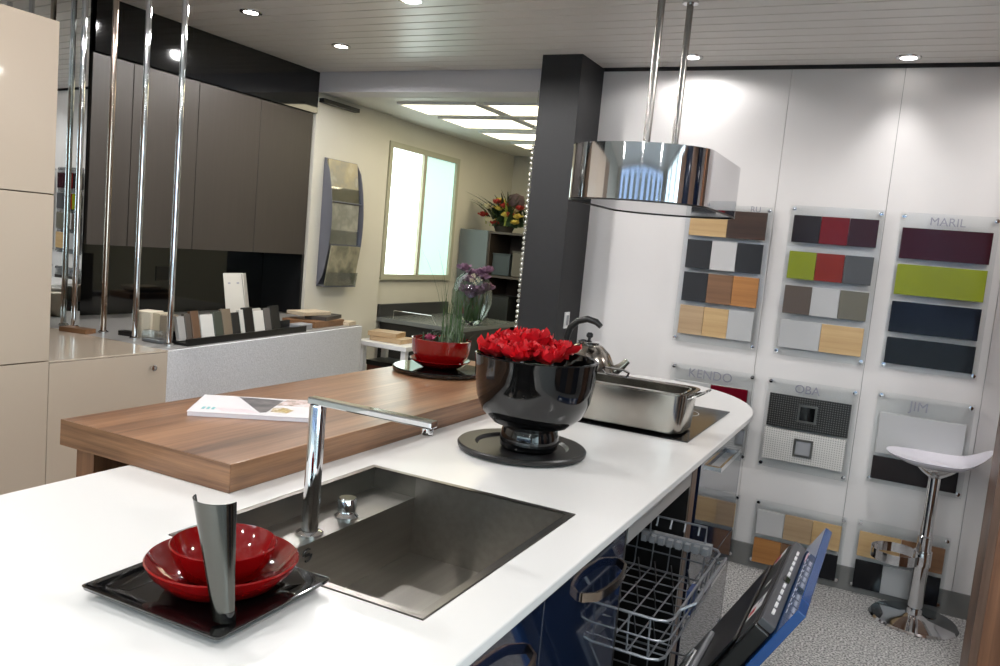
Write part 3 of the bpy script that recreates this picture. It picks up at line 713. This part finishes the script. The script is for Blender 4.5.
def panel(x0, x1, z0, z1, rows, label, text=None, tx=None, tz=None, ts=.05):
    t = thing('sample_board', label, 'display panel', ((x0+x1)/2, YB, z0), 0, 'clear sample panels on the white wall')
    cx = (x0+x1)/2; Y1 = -.026
    obj('acrylic_sheet', box(x0-cx, x1-cx, Y1, Y1+.005, 0, z1-z0), acryl, t)
    for x in (x0+.014, x1-.014):
        for z in (z0+.016, z1-.016):
            s = obj('standoff', lathe(BM(), [(0, 0), (.007, 0), (.007, .026), (0, .026)], seg=16), chrome, t, smooth=True)
            s.matrix_local = Matrix.Translation((x-cx, 0, z-z0)) @ Matrix.Rotation(PI/2, 4, 'X')
            c = obj('cap', lathe(BM(), [(0, .0262), (.009, .0262), (.009, .031), (0, .032)], seg=16), chrome, s, smooth=True)
    for (za, zb, xa, xb, cols) in rows:
        n = len(cols); wdt = (xb-xa)/n
        for i, c in enumerate(cols):
            if c is None: continue
            ma = SC[c] if isinstance(c, str) else c
            sw = obj('sample', box(-wdt/2+.0007, wdt/2-.0007, -.012, 0, 0, zb-za), ma, t, bevel=.0008, segs=1)
            sw.location = (xa+wdt*(i+.5)-cx, Y1-.0003, za-z0)
    if text:
        M = Matrix.Translation((tx-cx, Y1-.0012, tz-z0)) @ Matrix.Rotation(PI/2, 4, 'X')
        obj('lettering', text_bm(text, ts, .0004, M), letter, t)
    return t
panel(-1.03, -.622, 1.057, 1.742, [(1.585, 1.715, -1.005, -.640, ['ol', 'wd']), (1.425, 1.565, -1.005, -.642, ['dg', 'w', 'dg']), (1.262, 1.405, -1.005, -.642, ['dg', 'br', 'oo']), (1.098, 1.24, -1.005, -.645, ['ob', 'ol', 'lg'])],
      'upper clear sample panel half behind the hood, with oak and charcoal samples', 'RU', -.70, 1.728, .038)
panel(-.54, -.14, 1.057, 1.760, [(1.59, 1.715, -.522, -.158, ['ebony', 'dred', 'plum']), (1.42, 1.548, -.522, -.158, ['lime', 'rust', 'slate']), (1.257, 1.388, -.522, -.158, ['gbr', 'lg', 'taupe']), (1.095, 1.225, -.522, -.158, ['lg', 'ol'])],
      'upper clear sample panel with lime, red and grey samples, middle of three')
panel(-.075, .307, 1.060, 1.757, [(1.555, 1.69, -.062, .287, ['maroon']), (1.395, 1.530, -.062, .287, ['lime']), (1.228, 1.365, -.062, .287, ['ink']), (1.085, 1.203, -.062, .287, ['k'])],
      'upper clear sample panel with four full-width gloss strips, one lime', 'MARIL', .11, 1.722, .05)
panel(-1.017, -.605, .52, .945, [(.78, .865, -.99, -.63, ['lg', 'wine']), (.60, .76, -.99, -.63, ['ol', 'wd'])], 'middle clear sample panel with a wine red sample just above the worktop', 'KENDO', -.82, .905, .062)
pk = panel(-.545, -.145, .512, .943, [(.715, .872, -.528, -.165, [dots_mat('black studded sheet', (20, 20, 20), (96, 96, 94))]), (.555, .705, -.53, -.168, [dots_mat('white studded sheet', (208, 207, 204), (150, 149, 146))])],
      'middle clear sample panel with black and white studded sheets and square pulls', 'OBA', -.365, .905, .055)
for zc, mm in ((.795, blackg), (.632, grey_p)):
    hb = BM(); cx = -.345; q = .042
    for a in ((-q, q, q-.009, q), (-q, q, -q, -q+.009), (-q, -q+.009, -q+.009, q-.009), (q-.009, q, -q+.009, q-.009)): abox(hb, a[0], a[1], -.046, -.0388, zc-.512+a[2], zc-.512+a[3])
    ph = obj('square_pull', hb, steel, pk)
    ph.location.x = -.005
    obj('pull_inset', box(-q+.009, q-.009, -.0415, -.0388, zc-.512-q+.009, zc-.512+q-.009), mm, ph)
panel(-.065, .318, .535, .952, [(.675, .862, -.045, .298, ['lg']), (.555, .660, -.05, .295, ['ebony'])], 'middle clear sample panel with a white and a black sample behind the stool', 'JIM', .105, .905, .06)
panel(-1.0, -.605, .03, .345, [(.18, .30, -.985, -.62, ['w', 'ob', 'ol']), (.04, .165, -.985, -.62, ['oo', 'br', 'k'])], 'lowest clear sample panel hidden behind the island end')
panel(-.53, -.118, .028, .345, [(.180, .300, -.515, -.135, ['w', 'ob', 'ol']), (.038, .158, -.515, -.135, ['oo', 'br', 'k'])], 'lowest clear sample panel with white and oak samples behind the blue door')
panel(-.075, .305, .028, .350, [(.185, .300, -.06, .29, ['ol', 'brw' if False else 'br']), (.035, .165, -.06, .29, ['k', 'lg', 'k'])], 'lowest clear sample panel with oak and black samples behind the stool foot')

# ================================================================== STOOL
t = thing('bar_stool', 'white moulded bar stool on a chrome pole and round base', 'stool', (.198, 3.89, 0))
obj('base_plate', lathe(BM(), [(0, 0), (.176, 0), (.178, .004), (.17, .012), (.06, .022), (.034, .035), (.03, .06), (0, .06)], seg=64), chrome, t, smooth=True)
obj('pole', lathe(BM(), [(0, .06), (.030, .06), (.030, .38), (.025, .385), (.025, .650), (0, .650)], seg=32), chrome, t, smooth=True)
fr = obj('footrest', None or BM(), chrome, t) if False else None
b = BM(); ring = []
for i in range(33):
    a = math.radians(20+320*i/32); ring.append((-.105+.098*math.cos(a), -.03+.098*math.sin(a)))
for i in range(32):
    (xa, ya), (xb, yb) = ring[i], ring[i+1]
    abox(b, 0, 1, 0, 1, 0, 1, M=Matrix(((xb-xa, -(yb-ya)*.08, 0, xa), (yb-ya, (xb-xa)*.08, 0, ya), (0, 0, .042, .262), (0, 0, 0, 1))))
abox(b, -.02, .004, -.065, .0, .264, .302)
obj('footrest', b, chrome, t)
obj('footrest_clamp', lathe(BM(), [(0.0305, .25), (.036, .25), (.036, .315), (.0305, .315), (.0305, .25)], seg=28), chrome, t, smooth=True)
obj('seat_cup', lathe(BM(), [(0, .635), (.030, .640), (.06, .662), (.085, .686), (.086, .690), (0, .690)], seg=36), chrome, t, smooth=True)
b = BM(); nu, nv = 30, 14; g = []
def seat_z(x, y):
    z = .718 + .10*max(0, (x-.06)/.16)**2 + .012*max(0, (-x-.05)/.15)**2 + .35*y*y*.6 - .012*math.exp(-((x+.02)**2+y*y)/.012)
    return z
for ring_i in range(nv+1):
    f = ring_i/nv; row = []
    for i in range(nu*2):
        a = 2*PI*i/(nu*2); ca, sa = math.cos(a), math.sin(a)
        px = .198*f*math.copysign(abs(ca)**.85, ca); py = .148*f*math.copysign(abs(sa)**.85, sa)
        row.append((px, py))
    g.append(row)
top = [[b.verts.new((x, y, seat_z(x, y))) for x, y in row] for row in g[1:]]; ct = b.verts.new((0, 0, seat_z(0, 0)))
bot = [[b.verts.new((x*.97, y*.97, seat_z(x, y)-.030*(1-.75*(j/(nv-1))**3))) for x, y in row] for j, row in enumerate(g[1:])]; cbv = b.verts.new((0, 0, seat_z(0, 0)-.03))
N = nu*2
for T, cc, s in ((top, ct, 1), (bot, cbv, -1)):
    for i in range(N):
        fv = (cc, T[0][i], T[0][(i+1) % N]); b.faces.new(fv if s > 0 else fv[::-1])
    for p, q in zip(T, T[1:]):
        for i in range(N):
            fv = (p[i], q[i], q[(i+1) % N], p[(i+1) % N]); b.faces.new(fv if s > 0 else fv[::-1])
for i in range(N): b.faces.new((top[-1][i], bot[-1][i], bot[-1][(i+1) % N], top[-1][(i+1) % N]))
obj('seat', b, seat_m, t, smooth=True)

# tall wooden end panel at the edge of the view
t = thing('tall_wood_partition', 'tall brown walnut partition at the right edge of the photo', 'panel', (0, 0, 0))
obj('side_face', box(.335, .36, 3.075, 3.30, 0, 2.2), wood_tall, t)
obj('front_edge', box(.3605, .95, 3.075, 3.30, 0, 2.2), wood_leg, t)

for i in range(4):  # unseen cupboards added for brown and navy stripes in the hood's reflection
    yy = .45+.62*i
    t = thing('added_cupboard', ['added unseen brown walnut cupboard beside the added side window', 'added unseen navy gloss cupboard, second from the added side window', 'added unseen brown walnut cupboard, third from the added side window', 'added unseen navy gloss cupboard, nearest the walnut partition'][i], 'cupboard', (1.8, yy, 0))
    obj('carcass', box(.02, .59, 0, .6, 0, 2.2), blackm, t); obj('door', box(0, .0195, .002, .598, .08, 2.2), (wood_tall, navy)[i % 2], t, bevel=.001, segs=1)
# ================================================================== LEFT KITCHEN
CX = -2.66
t = thing('tall_cabinet', 'tall cream gloss cabinet with flush doors at the left edge', 'cabinet', (0, 0, 0))
obj('carcass', box(-3.74, CX-.02, 0.2, 1.838, .0, 2.058), gap_m, t)
for y0, y1 in ((.64, 1.238), (1.242, 1.84)):
    for z0, z1 in ((.06, .899), (.903, 1.48), (1.484, 2.06)):
        obj('door', box(CX-.02, CX, y0, y1, z0, z1), cream_lac, t, bevel=.001, segs=1)
t = thing('low_cabinet', 'low cream gloss cabinet beside the tall one, with a round knob', 'cabinet', (0, 0, 0))
obj('carcass', box(-3.74, CX-.02, 1.84, 2.35, 0, .893), gap_m, t)
obj('top', box(-3.74, CX, 1.842, 2.358, .894, .9), cream_lac, t, bevel=.001, segs=1)
dr = obj('drawer_front', box(CX-.02, CX, 1.843, 2.356, .06, .892), cream_lac, t, bevel=.001, segs=1)
kb = obj('knob', lathe(BM(), [(0, 0), (.006, 0), (.006, .012), (.012, .016), (.012, .022), (0, .024)], seg=20), chrome, dr, smooth=True)
kb.matrix_local = Matrix.Translation((CX, 2.275, .838)) @ Matrix.Rotation(PI/2, 4, 'Y')
t = thing('speckled_counter', 'counter faced with a rough speckled white panel below the samples', 'counter', (0, 0, 0))
A, Bp = (-2.668, 2.36), (-2.885, 3.985)
obj('front_panel', prism(BM(), [A, Bp, (Bp[0]-.02, Bp[1]-.003), (A[0]-.02, A[1])], 0, .894), stucco, t)
obj('body', prism(BM(), [(A[0]-.021, A[1]), (Bp[0]-.021, Bp[1]-.003), (-3.74, Bp[1]-.003), (-3.74, A[1])], 0, .88), gap_m, t)
obj('top', prism(BM(), [(A[0]-.021, A[1]), (Bp[0]-.021, Bp[1]-.003), (-3.735, Bp[1]-.003), (-3.735, A[1])], .8805, .9), mat('grey counter top', (150, 148, 146), 0.3), t)
t = thing('splashback', 'black glossy splashback behind the counter under the wall cabinets', 'splashback', (0, 0, 0))
obj('glass', box(-3.745, -3.735, 2.42, 4.055, .901, 1.30), blackg, t)
obj('side_return', box(-3.735, -3.42, 4.035, 4.056, .901, 1.279), blackm, t)
obj('socket', box(-3.735, -3.73, 3.2, 3.28, 1.08, 1.16), dark_metal, t)
cabl = ['second', 'third', 'fourth']
for i, (y0, y1) in enumerate(((2.515, 2.735), (2.735, 3.135), (3.135, 3.585), (3.585, 4.033))):
    lb = ['narrow taupe wall cabinet next to the mirror behind the chrome rods', 'taupe wall cabinet behind the two chrome rods nearest the worktop end', 'taupe wall cabinet under the soffit, second from the cream wall', 'taupe wall cabinet ending at the cream wall with the brochure rack'][i]
    t = thing('wall_cabinet', lb, 'cabinet', (0, 0, 0), 0, 'taupe wall cabinets')
    obj('carcass', box(-3.745, -3.42, y0+.001, y1-.001, 1.282, 2.148), blackm, t)
    obj('door', box(-3.419, -3.40, y0+.002, y1-.002, 1.28, 2.145), taupe, t, bevel=.001, segs=1)
t = thing('soffit', 'long glossy black soffit between the wall cabinets and the ceiling', 'soffit', (0, 0, 0))
obj('face', box(-3.74, -3.385, 2.515, 4.05, 2.15, 2.398), blackg, t)
obj('face', box(-3.74, -3.385, .2, 2.0, 2.065, 2.398), blackg, t)
t = thing('wall_rail', 'thin black rail running out of the soffit along the cream wall', 'rail', (0, 0, 0))
obj('bar', box(-3.398, -3.36, 4.075, 4.44, 2.225, 2.25), blackm, t)
t = thing('wall_mirror', 'tall narrow mirror between the tall cream cabinet and chrome rods', 'mirror', (-3.405, 2.50, .9012), math.radians(-3.9))
obj('mirror_glass', box(-.006, 0, -.5, 0, 0, 1.498), mirror_m, t)
obj('mirror_frame', box(-.02, -.0065, -.5, .002, 0, 1.498), dark_metal, t)
labs = ['chrome rod rising from counter to ceiling, farthest left beside the mirror', 'chrome rod with a brown reflection in its colour, second from the mirror', 'chrome rod rising from the counter, third from the mirror', 'chrome rod at the counter corner, nearest the speckled panel']
for i, x in enumerate((-3.368, -3.178, -2.975, -2.763)):
    t = thing('chrome_rod', labs[i], 'rod', (x, 2.452 if i else 2.445, .9005), 0, 'chrome rods along the counter edge')
    obj('rod', tube(BM(), [(0, 0, .008), (0, 0, 1.498)], .0125, 18), chrome if i != 1 else mat('brown reflection chrome', (188, 172, 160), 0.12, 1.0), t, smooth=True)  # second rod: brown reflection tinted into the chrome colour
    obj('foot_ring', lathe(BM(), [(0, 0), (.022, 0), (.022, .006), (.013, .012), (0, .012)], seg=20), chrome, t, smooth=True)

# sample blocks in the black tray along the speckled counter
def along(y, inset=.0):   # a point on the counter's front line
    f = (y-A[1])/(Bp[1]-A[1]); return A[0]+(Bp[0]-A[0])*f-inset
th = math.atan2(Bp[0]-A[0], Bp[1]-A[1])
t = thing('sample_tray', 'long low black tray holding the row of worktop samples', 'tray', (along(2.49, .075), 2.49, .9005), -th)
tb = BM(); abox(tb, -.06, .055, 0, .92, 0, .012); abox(tb, .045, .055, 0, .92, .012, .030); abox(tb, -.06, -.05, 0, .92, .012, .05)
obj('tray_body', tb, blackm, t)
sam = [(2.50, .045, (168, 166, 164), 'light grey'), (2.548, .035, (92, 84, 78), 'grey brown'), (2.588, .05, (110, 84, 66), 'brown'), (2.645, .085, (222, 220, 216), 'wide white'), (2.735, .058, (70, 74, 66), 'dark green grey'), (2.797, .062, (124, 110, 94), 'taupe'),
       (2.863, .055, (34, 32, 34), 'black'), (2.922, .03, (206, 204, 198), 'narrow white'), (2.956, .07, (24, 22, 24), 'dark gloss black'), (3.03, .08, (218, 216, 210), 'off white'), (3.116, .05, (96, 92, 90), 'mid grey'), (3.17, .075, (26, 26, 28), 'last black')]
for i, (y, wd, c, nm) in enumerate(sam):
    o = thing('worktop_sample', f'{nm} worktop sample block standing in the black tray', 'sample', (along(y, .075), y, .9130), -th, 'worktop samples in the black tray')
    M = Matrix.Rotation(math.radians(-12), 4, 'Y')
    obj('block', box(-.012, .006, 0, wd, .003, .108+.01*((i*7) % 3), M=M), mat('sample block '+nm, c, 0.25), o, bevel=.001, segs=1)
t = thing('sample_box', 'pale cream sample box behind the chrome rods', 'sample', (-3.02, 2.56, .9005), .3)
obj('block', box(-.04, .04, -.05, .05, 0, .115), mat('cream block', (226, 216, 196), 0.5), t, bevel=.002)
t = thing('sample_box', 'beige split sample block between the two nearest chrome rods', 'sample', (-2.88, 2.53, .9005), .2)
obj('block', box(-.035, .0, -.04, .04, 0, .12), mat('beige block', (196, 184, 160), 0.5), t); obj('second_block', box(.002, .035, -.04, .04, 0, .115), mat('grey beige block', (140, 128, 112), 0.5), t)
t = thing('acrylic_block', 'low clear acrylic block at the counter corner by the rod', 'block', (-2.86, 2.46, .9005), .1)
obj('block', box(-.055, .055, -.018, .018, 0, .05), acryl, t); obj('base', box(-.05, .05, -.015, .015, .002, .012), grey_p, t)
t = thing('tile_piece', 'brown tile piece lying at the foot of the mirror', 'tile', (-3.24, 2.37, .9005), .2)
obj('tile', box(-.07, .07, -.03, .03, 0, .02), brn_w, t)
t = thing('tile_piece', 'flat black tile piece lying behind the chrome rods', 'tile', (-3.08, 2.50, .9005), .2)
obj('tile', box(-.025, .05, -.03, .012, 0, .02), blackm, t)
# folded price card
t = thing('price_card', 'tall folded white price card standing behind the samples', 'card', (-3.0, 3.02, .9005), math.radians(8))
M1 = Matrix.Rotation(math.radians(-9), 4, 'Y')
c1 = obj('card_page', box(-.002, 0, 0, .16, .0, .29, M=M1), mat('card paper', (206, 202, 194), 0.6), t)
M2 = Matrix.Translation((0, .163, 0)) @ Matrix.Rotation(math.radians(28), 4, 'Z') @ M1
obj('card_page', box(-.002, 0, 0, .13, .0, .285, M=M2), mat('card paper grey', (160, 156, 150), 0.6), t)
tx = BM()
for i in range(2): abox(tx, .0001, .0005, .03+.07*i, .05+.07*i, .235, .243, M=M1)
obj('card_print', tx, letter, c1)
t = thing('small_card', 'small grey folded card leaning beside the price card', 'card', (-2.93, 3.14, .9005), math.radians(14))
obj('page', box(-.002, 0, 0, .14, 0, .125, M=Matrix.Rotation(math.radians(-30), 4, 'Y')), MATS['card paper grey'], t)
# stack of tiles at the counter's far end
stk = [(-3.02, 3.70, .22, .15, .035, brn_w, 'wide brown wood sample at the bottom of the tile stack', .1), (-3.0, 3.76, .13, .12, .022, mat('dark tile', (66, 62, 60), 0.4), 'dark grey tile in the middle of the stack', .3),
       (-3.04, 3.68, .13, .11, .020, mat('pale stone', (196, 180, 156), 0.5, noise=(40, .1, (1, 1, 1))), 'pale beige stone tile on top of the stack', -.1)]
z = .9005
for x, y, a, c, h, m_, lb, rz in stk:
    o = thing('tile_sample', lb, 'tile', (x, y, z), rz, 'tile samples stacked on the speckled counter'); obj('tile', box(-a/2, a/2, -c, c, 0, h), m_, o, bevel=.002); z += h+.0004
o = thing('tile_sample', 'small pale tile at the far corner of the speckled counter', 'tile', (-2.93, 3.90, .9005), .2, 'tile samples stacked on the speckled counter'); obj('tile', box(-.03, .03, -.05, .05, 0, .022), MATS['pale stone'], o)
o = thing('grey_box', 'small light grey box at the counter edge before the stack', 'box', (-2.91, 3.46, .9005), -th); obj('carton', box(-.035, .035, -.06, .06, 0, .03), grey_p, o, bevel=.002)

# ================================================================== BACK ROOM
t = thing('brochure_rack', 'curved grey brochure rack with three tiers on the cream wall', 'brochure rack', (-3.40, 4.165, 1.08))
rk_m = mat('rack grey steel', (120, 122, 134), 0.35, 0.6)
obj('back_plate', box(.001, .006, 0, .325, 0, .82), rk_m, t)
def side(y0):
    b = BM(); n = 12
    pr_ = [(.006+.075*math.sin(PI*i/n)**.7 + (.012 if 0 < i < n else 0), .82*i/n) for i in range(n+1)]
    lo = [b.verts.new((x, y0, z)) for x, z in pr_]+[b.verts.new((.006, y0, .82)), b.verts.new((.006, y0, 0))]
    hi = [b.verts.new((v.co.x, y0+.005, v.co.z)) for v in lo]; n2 = len(lo)
    b.faces.new(lo); b.faces.new(hi[::-1])
    for i in range(n2): b.faces.new((lo[i], lo[(i+1) % n2], hi[(i+1) % n2], hi[i]))
    bmesh.ops.remove_doubles(b, verts=b.verts[:], dist=1e-5)
    return b
obj('side_plate', side(-.006), rk_m, t); obj('side_plate', side(.326), rk_m, t)
cov = [((186, 180, 160), (166, 154, 124), (140, 136, 122), (200, 196, 184)), ((160, 158, 148), (124, 124, 114), (172, 168, 154), (104, 106, 98)), ((136, 132, 114), (108, 106, 90), (152, 146, 124), (88, 88, 76))]
for i, z0 in enumerate((.552, .280, .010)):
    M = Matrix.Translation((.05, 0, z0)) @ Matrix.Rotation(math.radians((8, 0, -8)[2-i]), 4, 'Y')
    obj('pocket_front', box(.018, .021, .0, .324, .0, .09, M=M), acryl, t)
    obj('shelf', box(-.03, .021, .0, .324, -.006, 0, M=M), rk_m, t)
    o = thing('brochure', ['brochure in the top tier of the rack', 'brochure in the middle tier of the rack', 'brochure in the bottom tier of the rack'][i] + ' on the cream wall', 'brochure', (-3.40, 4.165, 1.08))
    M = Matrix.Translation((.05, 0, z0)) @ Matrix.Rotation(math.radians((8, 0, -8)[2-i]), 4, 'Y')
    obj('cover', box(.0, .012, .012, .312, .002, .264, M=M), print_mat(f'brochure print {i}', cov[i], 5), o)
# dark counter in the back room
grey_d = mat('dark grey laminate', (62, 62, 62), 0.35)
t = thing('back_counter', 'dark grey reception counter under the frosted window', 'counter', (0, 0, 0))
obj('base', box(-3.41, -2.80, 4.92, 5.85, 0, .82), mat('black laminate', (26, 26, 27), 0.4), t)
obj('top', box(-3.425, -2.74, 4.90, 5.88, .82, .85), mat('grey laminate top', (112, 116, 114), 0.25), t, bevel=.002)
obj('upstand', box(-3.426, -3.40, 4.90, 5.88, .85, .945), grey_d, t)
t = thing('counter_screen', 'low dark glass screen edge standing on the back counter', 'screen', (-3.1, 4.93, .8505))
fb = BM(); tube(fb, [(-.2, 0, 0), (-.2, 0, .06), (.12, 0, .06), (.16, 0, 0)], .003, 6)
obj('frame', fb, chrome, t)
# white side table with slabs
t = thing('side_table', 'small white side table behind the speckled counter', 'table', (-2.93, 4.42, 0))
obj('table_top', box(-.20, .19, -.16, .16, .735, .765), white_p, t, bevel=.003)
for sx in (-.18, .14):
    for sy in (-.14, .11): obj('leg', box(sx, sx+.035, sy, sy+.035, 0, .735), white_p, t)
for i, (x, y, a, c, lb) in enumerate(((-2.95, 4.42, .12, .09, 'pale wooden sample lowest on the white side table'), (-3.0, 4.42, .10, .08, 'pale wooden sample on top of another on the side table'))):
    o = thing('board_sample', lb, 'sample', (x, y, .7654+.0304*i), .2*i, 'board samples on the side table'); obj('board', box(-a, a, -c, c, 0, .03), oak_b, o, bevel=.002)
t = thing('storage_box', 'dark red brown storage box under the white side table', 'box', (-2.98, 4.46, 0)); obj('carton', box(-.12, .10, -.10, .10, 0, .60), mat('red brown carton', (84, 40, 26), 0.6), t, bevel=.004); obj('lid', box(-.123, .103, -.103, .103, .60, .63), blackm, t)
# grey cabinet with open shelves
t = thing('shelf_cabinet', 'grey cabinet with open shelves in the back room corner', 'cabinet', (-3.42, 6.0, 0))
cg = mat('blue grey laminate', (96, 102, 104), 0.4)
obj('carcass', box(.004, .27, .02, .42, 0, 1.56), cg, t); obj('door', box(.004, .27, 0, .0195, .05, 1.56), cg, t, bevel=.002)
sh = BM()
abox(sh, .271, .285, .02, .42, 0, 1.56); abox(sh, .66, .675, .02, .42, 0, 1.56); abox(sh, .285, .66, .405, .42, 0, 1.56)
obj('shelf_frame', sh, mat('shelf brown laminate', (62, 52, 43), 0.5), t)
for z in (.02, .42, .80, 1.18, 1.54): obj('shelf', box(.285, .66, .02, .405, z, z+.018), MATS['shelf brown laminate'], t)
for i, (x, z, wv, h, c, lb) in enumerate(((.30, 1.2, .16, .17, (52, 60, 62), 'blue grey folder on the top open shelf'), (.48, 1.2, .14, .20, (84, 78, 68), 'beige folder on the top open shelf'), (.30, .82, .18, .20, (34, 36, 34), 'black bag on the second open shelf'), (.31, .44, .28, .16, (112, 84, 44), 'ochre box on the third open shelf'))):
    o = thing('shelf_item', lb, 'box', (-3.42+x, 6.06, z)); obj('carton', box(0, wv, 0, .22, 0, h), mat('shelf item %d' % i, c, 0.6), o, bevel=.006); obj('lid', box(-.003, wv+.003, -.003, .223, h, h+.012), mat('shelf item lid %d' % i, tuple(int(v*.8) for v in c), 0.6), o)
# flower arrangement on the cabinet
t = thing('flower_arrangement', 'large mixed bouquet of red, yellow and green on the grey cabinet', 'bouquet', (-3.10, 6.18, 1.56))
obj('basket', lathe(BM(), [(0, 0), (.07, 0), (.09, .05), (.085, .05), (0, .04)], seg=24), mat('dark basket', (44, 38, 30), 0.8), t, smooth=True)
rd = random.Random(11)
for nm, m_, n, ln, wd, z0, spread in (('dark_leaves', leaf_d, 110, (.10, .27), .026, .04, 1.5), ('green_leaves', mat('yellow green leaf', (150, 160, 70), 0.5), 36, (.10, .22), .02, .04, 1.3)):
    b = BM()
    for i in range(n): blade(b, (rd.gauss(0, .06), rd.gauss(0, .04), z0+rd.uniform(0, .06)), rd.uniform(0, 2*PI), rd.uniform(.2, spread), rd.uniform(*ln), wd, 5)
    obj(nm, b, m_, t)
for i in range(17):
    c = (rd.uniform(-.17, .18), rd.uniform(-.12, -.02), rd.uniform(.05, .24))
    obj('blossom', blossom(c, .052, 60+i), [mat('deep red blossom', (150, 38, 30), 0.6), mat('yellow blossom', (206, 180, 80), 0.6), mat('cream blossom', (220, 206, 170), 0.6)][i % 3], t, smooth=True)
obj('dark_ball', lathe(BM(), [(0, 0), (.06, .02), (.075, .08), (.06, .14), (0, .16)], (.09, .0, .17), 20), mat('dark purple leaf', (62, 46, 50), 0.7), t, smooth=True)
# globe vase with purple flowers
t = thing('globe_vase', 'round glass vase of dusty purple flowers on the back counter', 'vase', (-2.86, 5.28, .8505))
obj('glass_globe', lathe(BM(), [(0, 0), (.06, 0), (.07, .01), (.12, .07), (.15, .16), (.15, .24), (.12, .33), (.07, .38)], seg=36), glass, t, smooth=True)
rd = random.Random(5)
for i in range(15): obj('purple_flower', blossom((rd.uniform(-.09, .09), rd.uniform(-.09, .09), rd.uniform(.20, .40)), .066, 80+i), purple, t, smooth=True)
b = BM()
for i in range(46): blade(b, (rd.gauss(0, .04), rd.gauss(0, .04), .03), rd.uniform(0, 2*PI), rd.uniform(.1, .5), rd.uniform(.15, .30), .007, 4)
obj('stems', b, leaf, t)
t = thing('red_pot_plant', 'small plant with red leaves on the back counter by the window', 'plant', (-3.0, 5.55, .8505))
b = BM()
for i in range(30): blade(b, (rd.gauss(0, .03), rd.gauss(0, .03), .05), rd.uniform(0, 2*PI), rd.uniform(.2, .8), rd.uniform(.1, .2), .012, 4)
obj('red_leaves', b, mat('dark red leaf', (110, 34, 28), 0.6), t); obj('pot', lathe(BM(), [(0, 0), (.05, 0), (.06, .08), (.055, .08), (0, .06)], seg=24), blackm, t, smooth=True)
# light switch on the column and bead strand beside it
t = thing('light_switch', 'small white light switch on the charcoal column', 'switch', (-1.547, 3.885, 1.10))
obj('plate', box(.0003, .008, -.03, .03, -.042, .042), white_p, t, bevel=.002); obj('rocker', box(.008, .011, -.014, .014, -.026, .026), grey_p, t, bevel=.001)
t = thing('bead_strand', 'vertical strand of silver beads hanging behind the charcoal column', 'bead strand', (-1.885, 4.02, 0))
b = BM()
for i in range(46):
    z = .70+i*.0285; lathe(b, [(0, -.012), (.012, -.006), (.013, .004), (.008, .012), (0, .013)], (0, 0, z), 10)
tube(b, [(0, 0, .68), (0, 0, 2.283)], .0015, 5)
o = obj('beads', b, mat('silver bead', (190, 188, 180), 0.25, 0.7), t, smooth=True); o['kind'] = 'stuff'
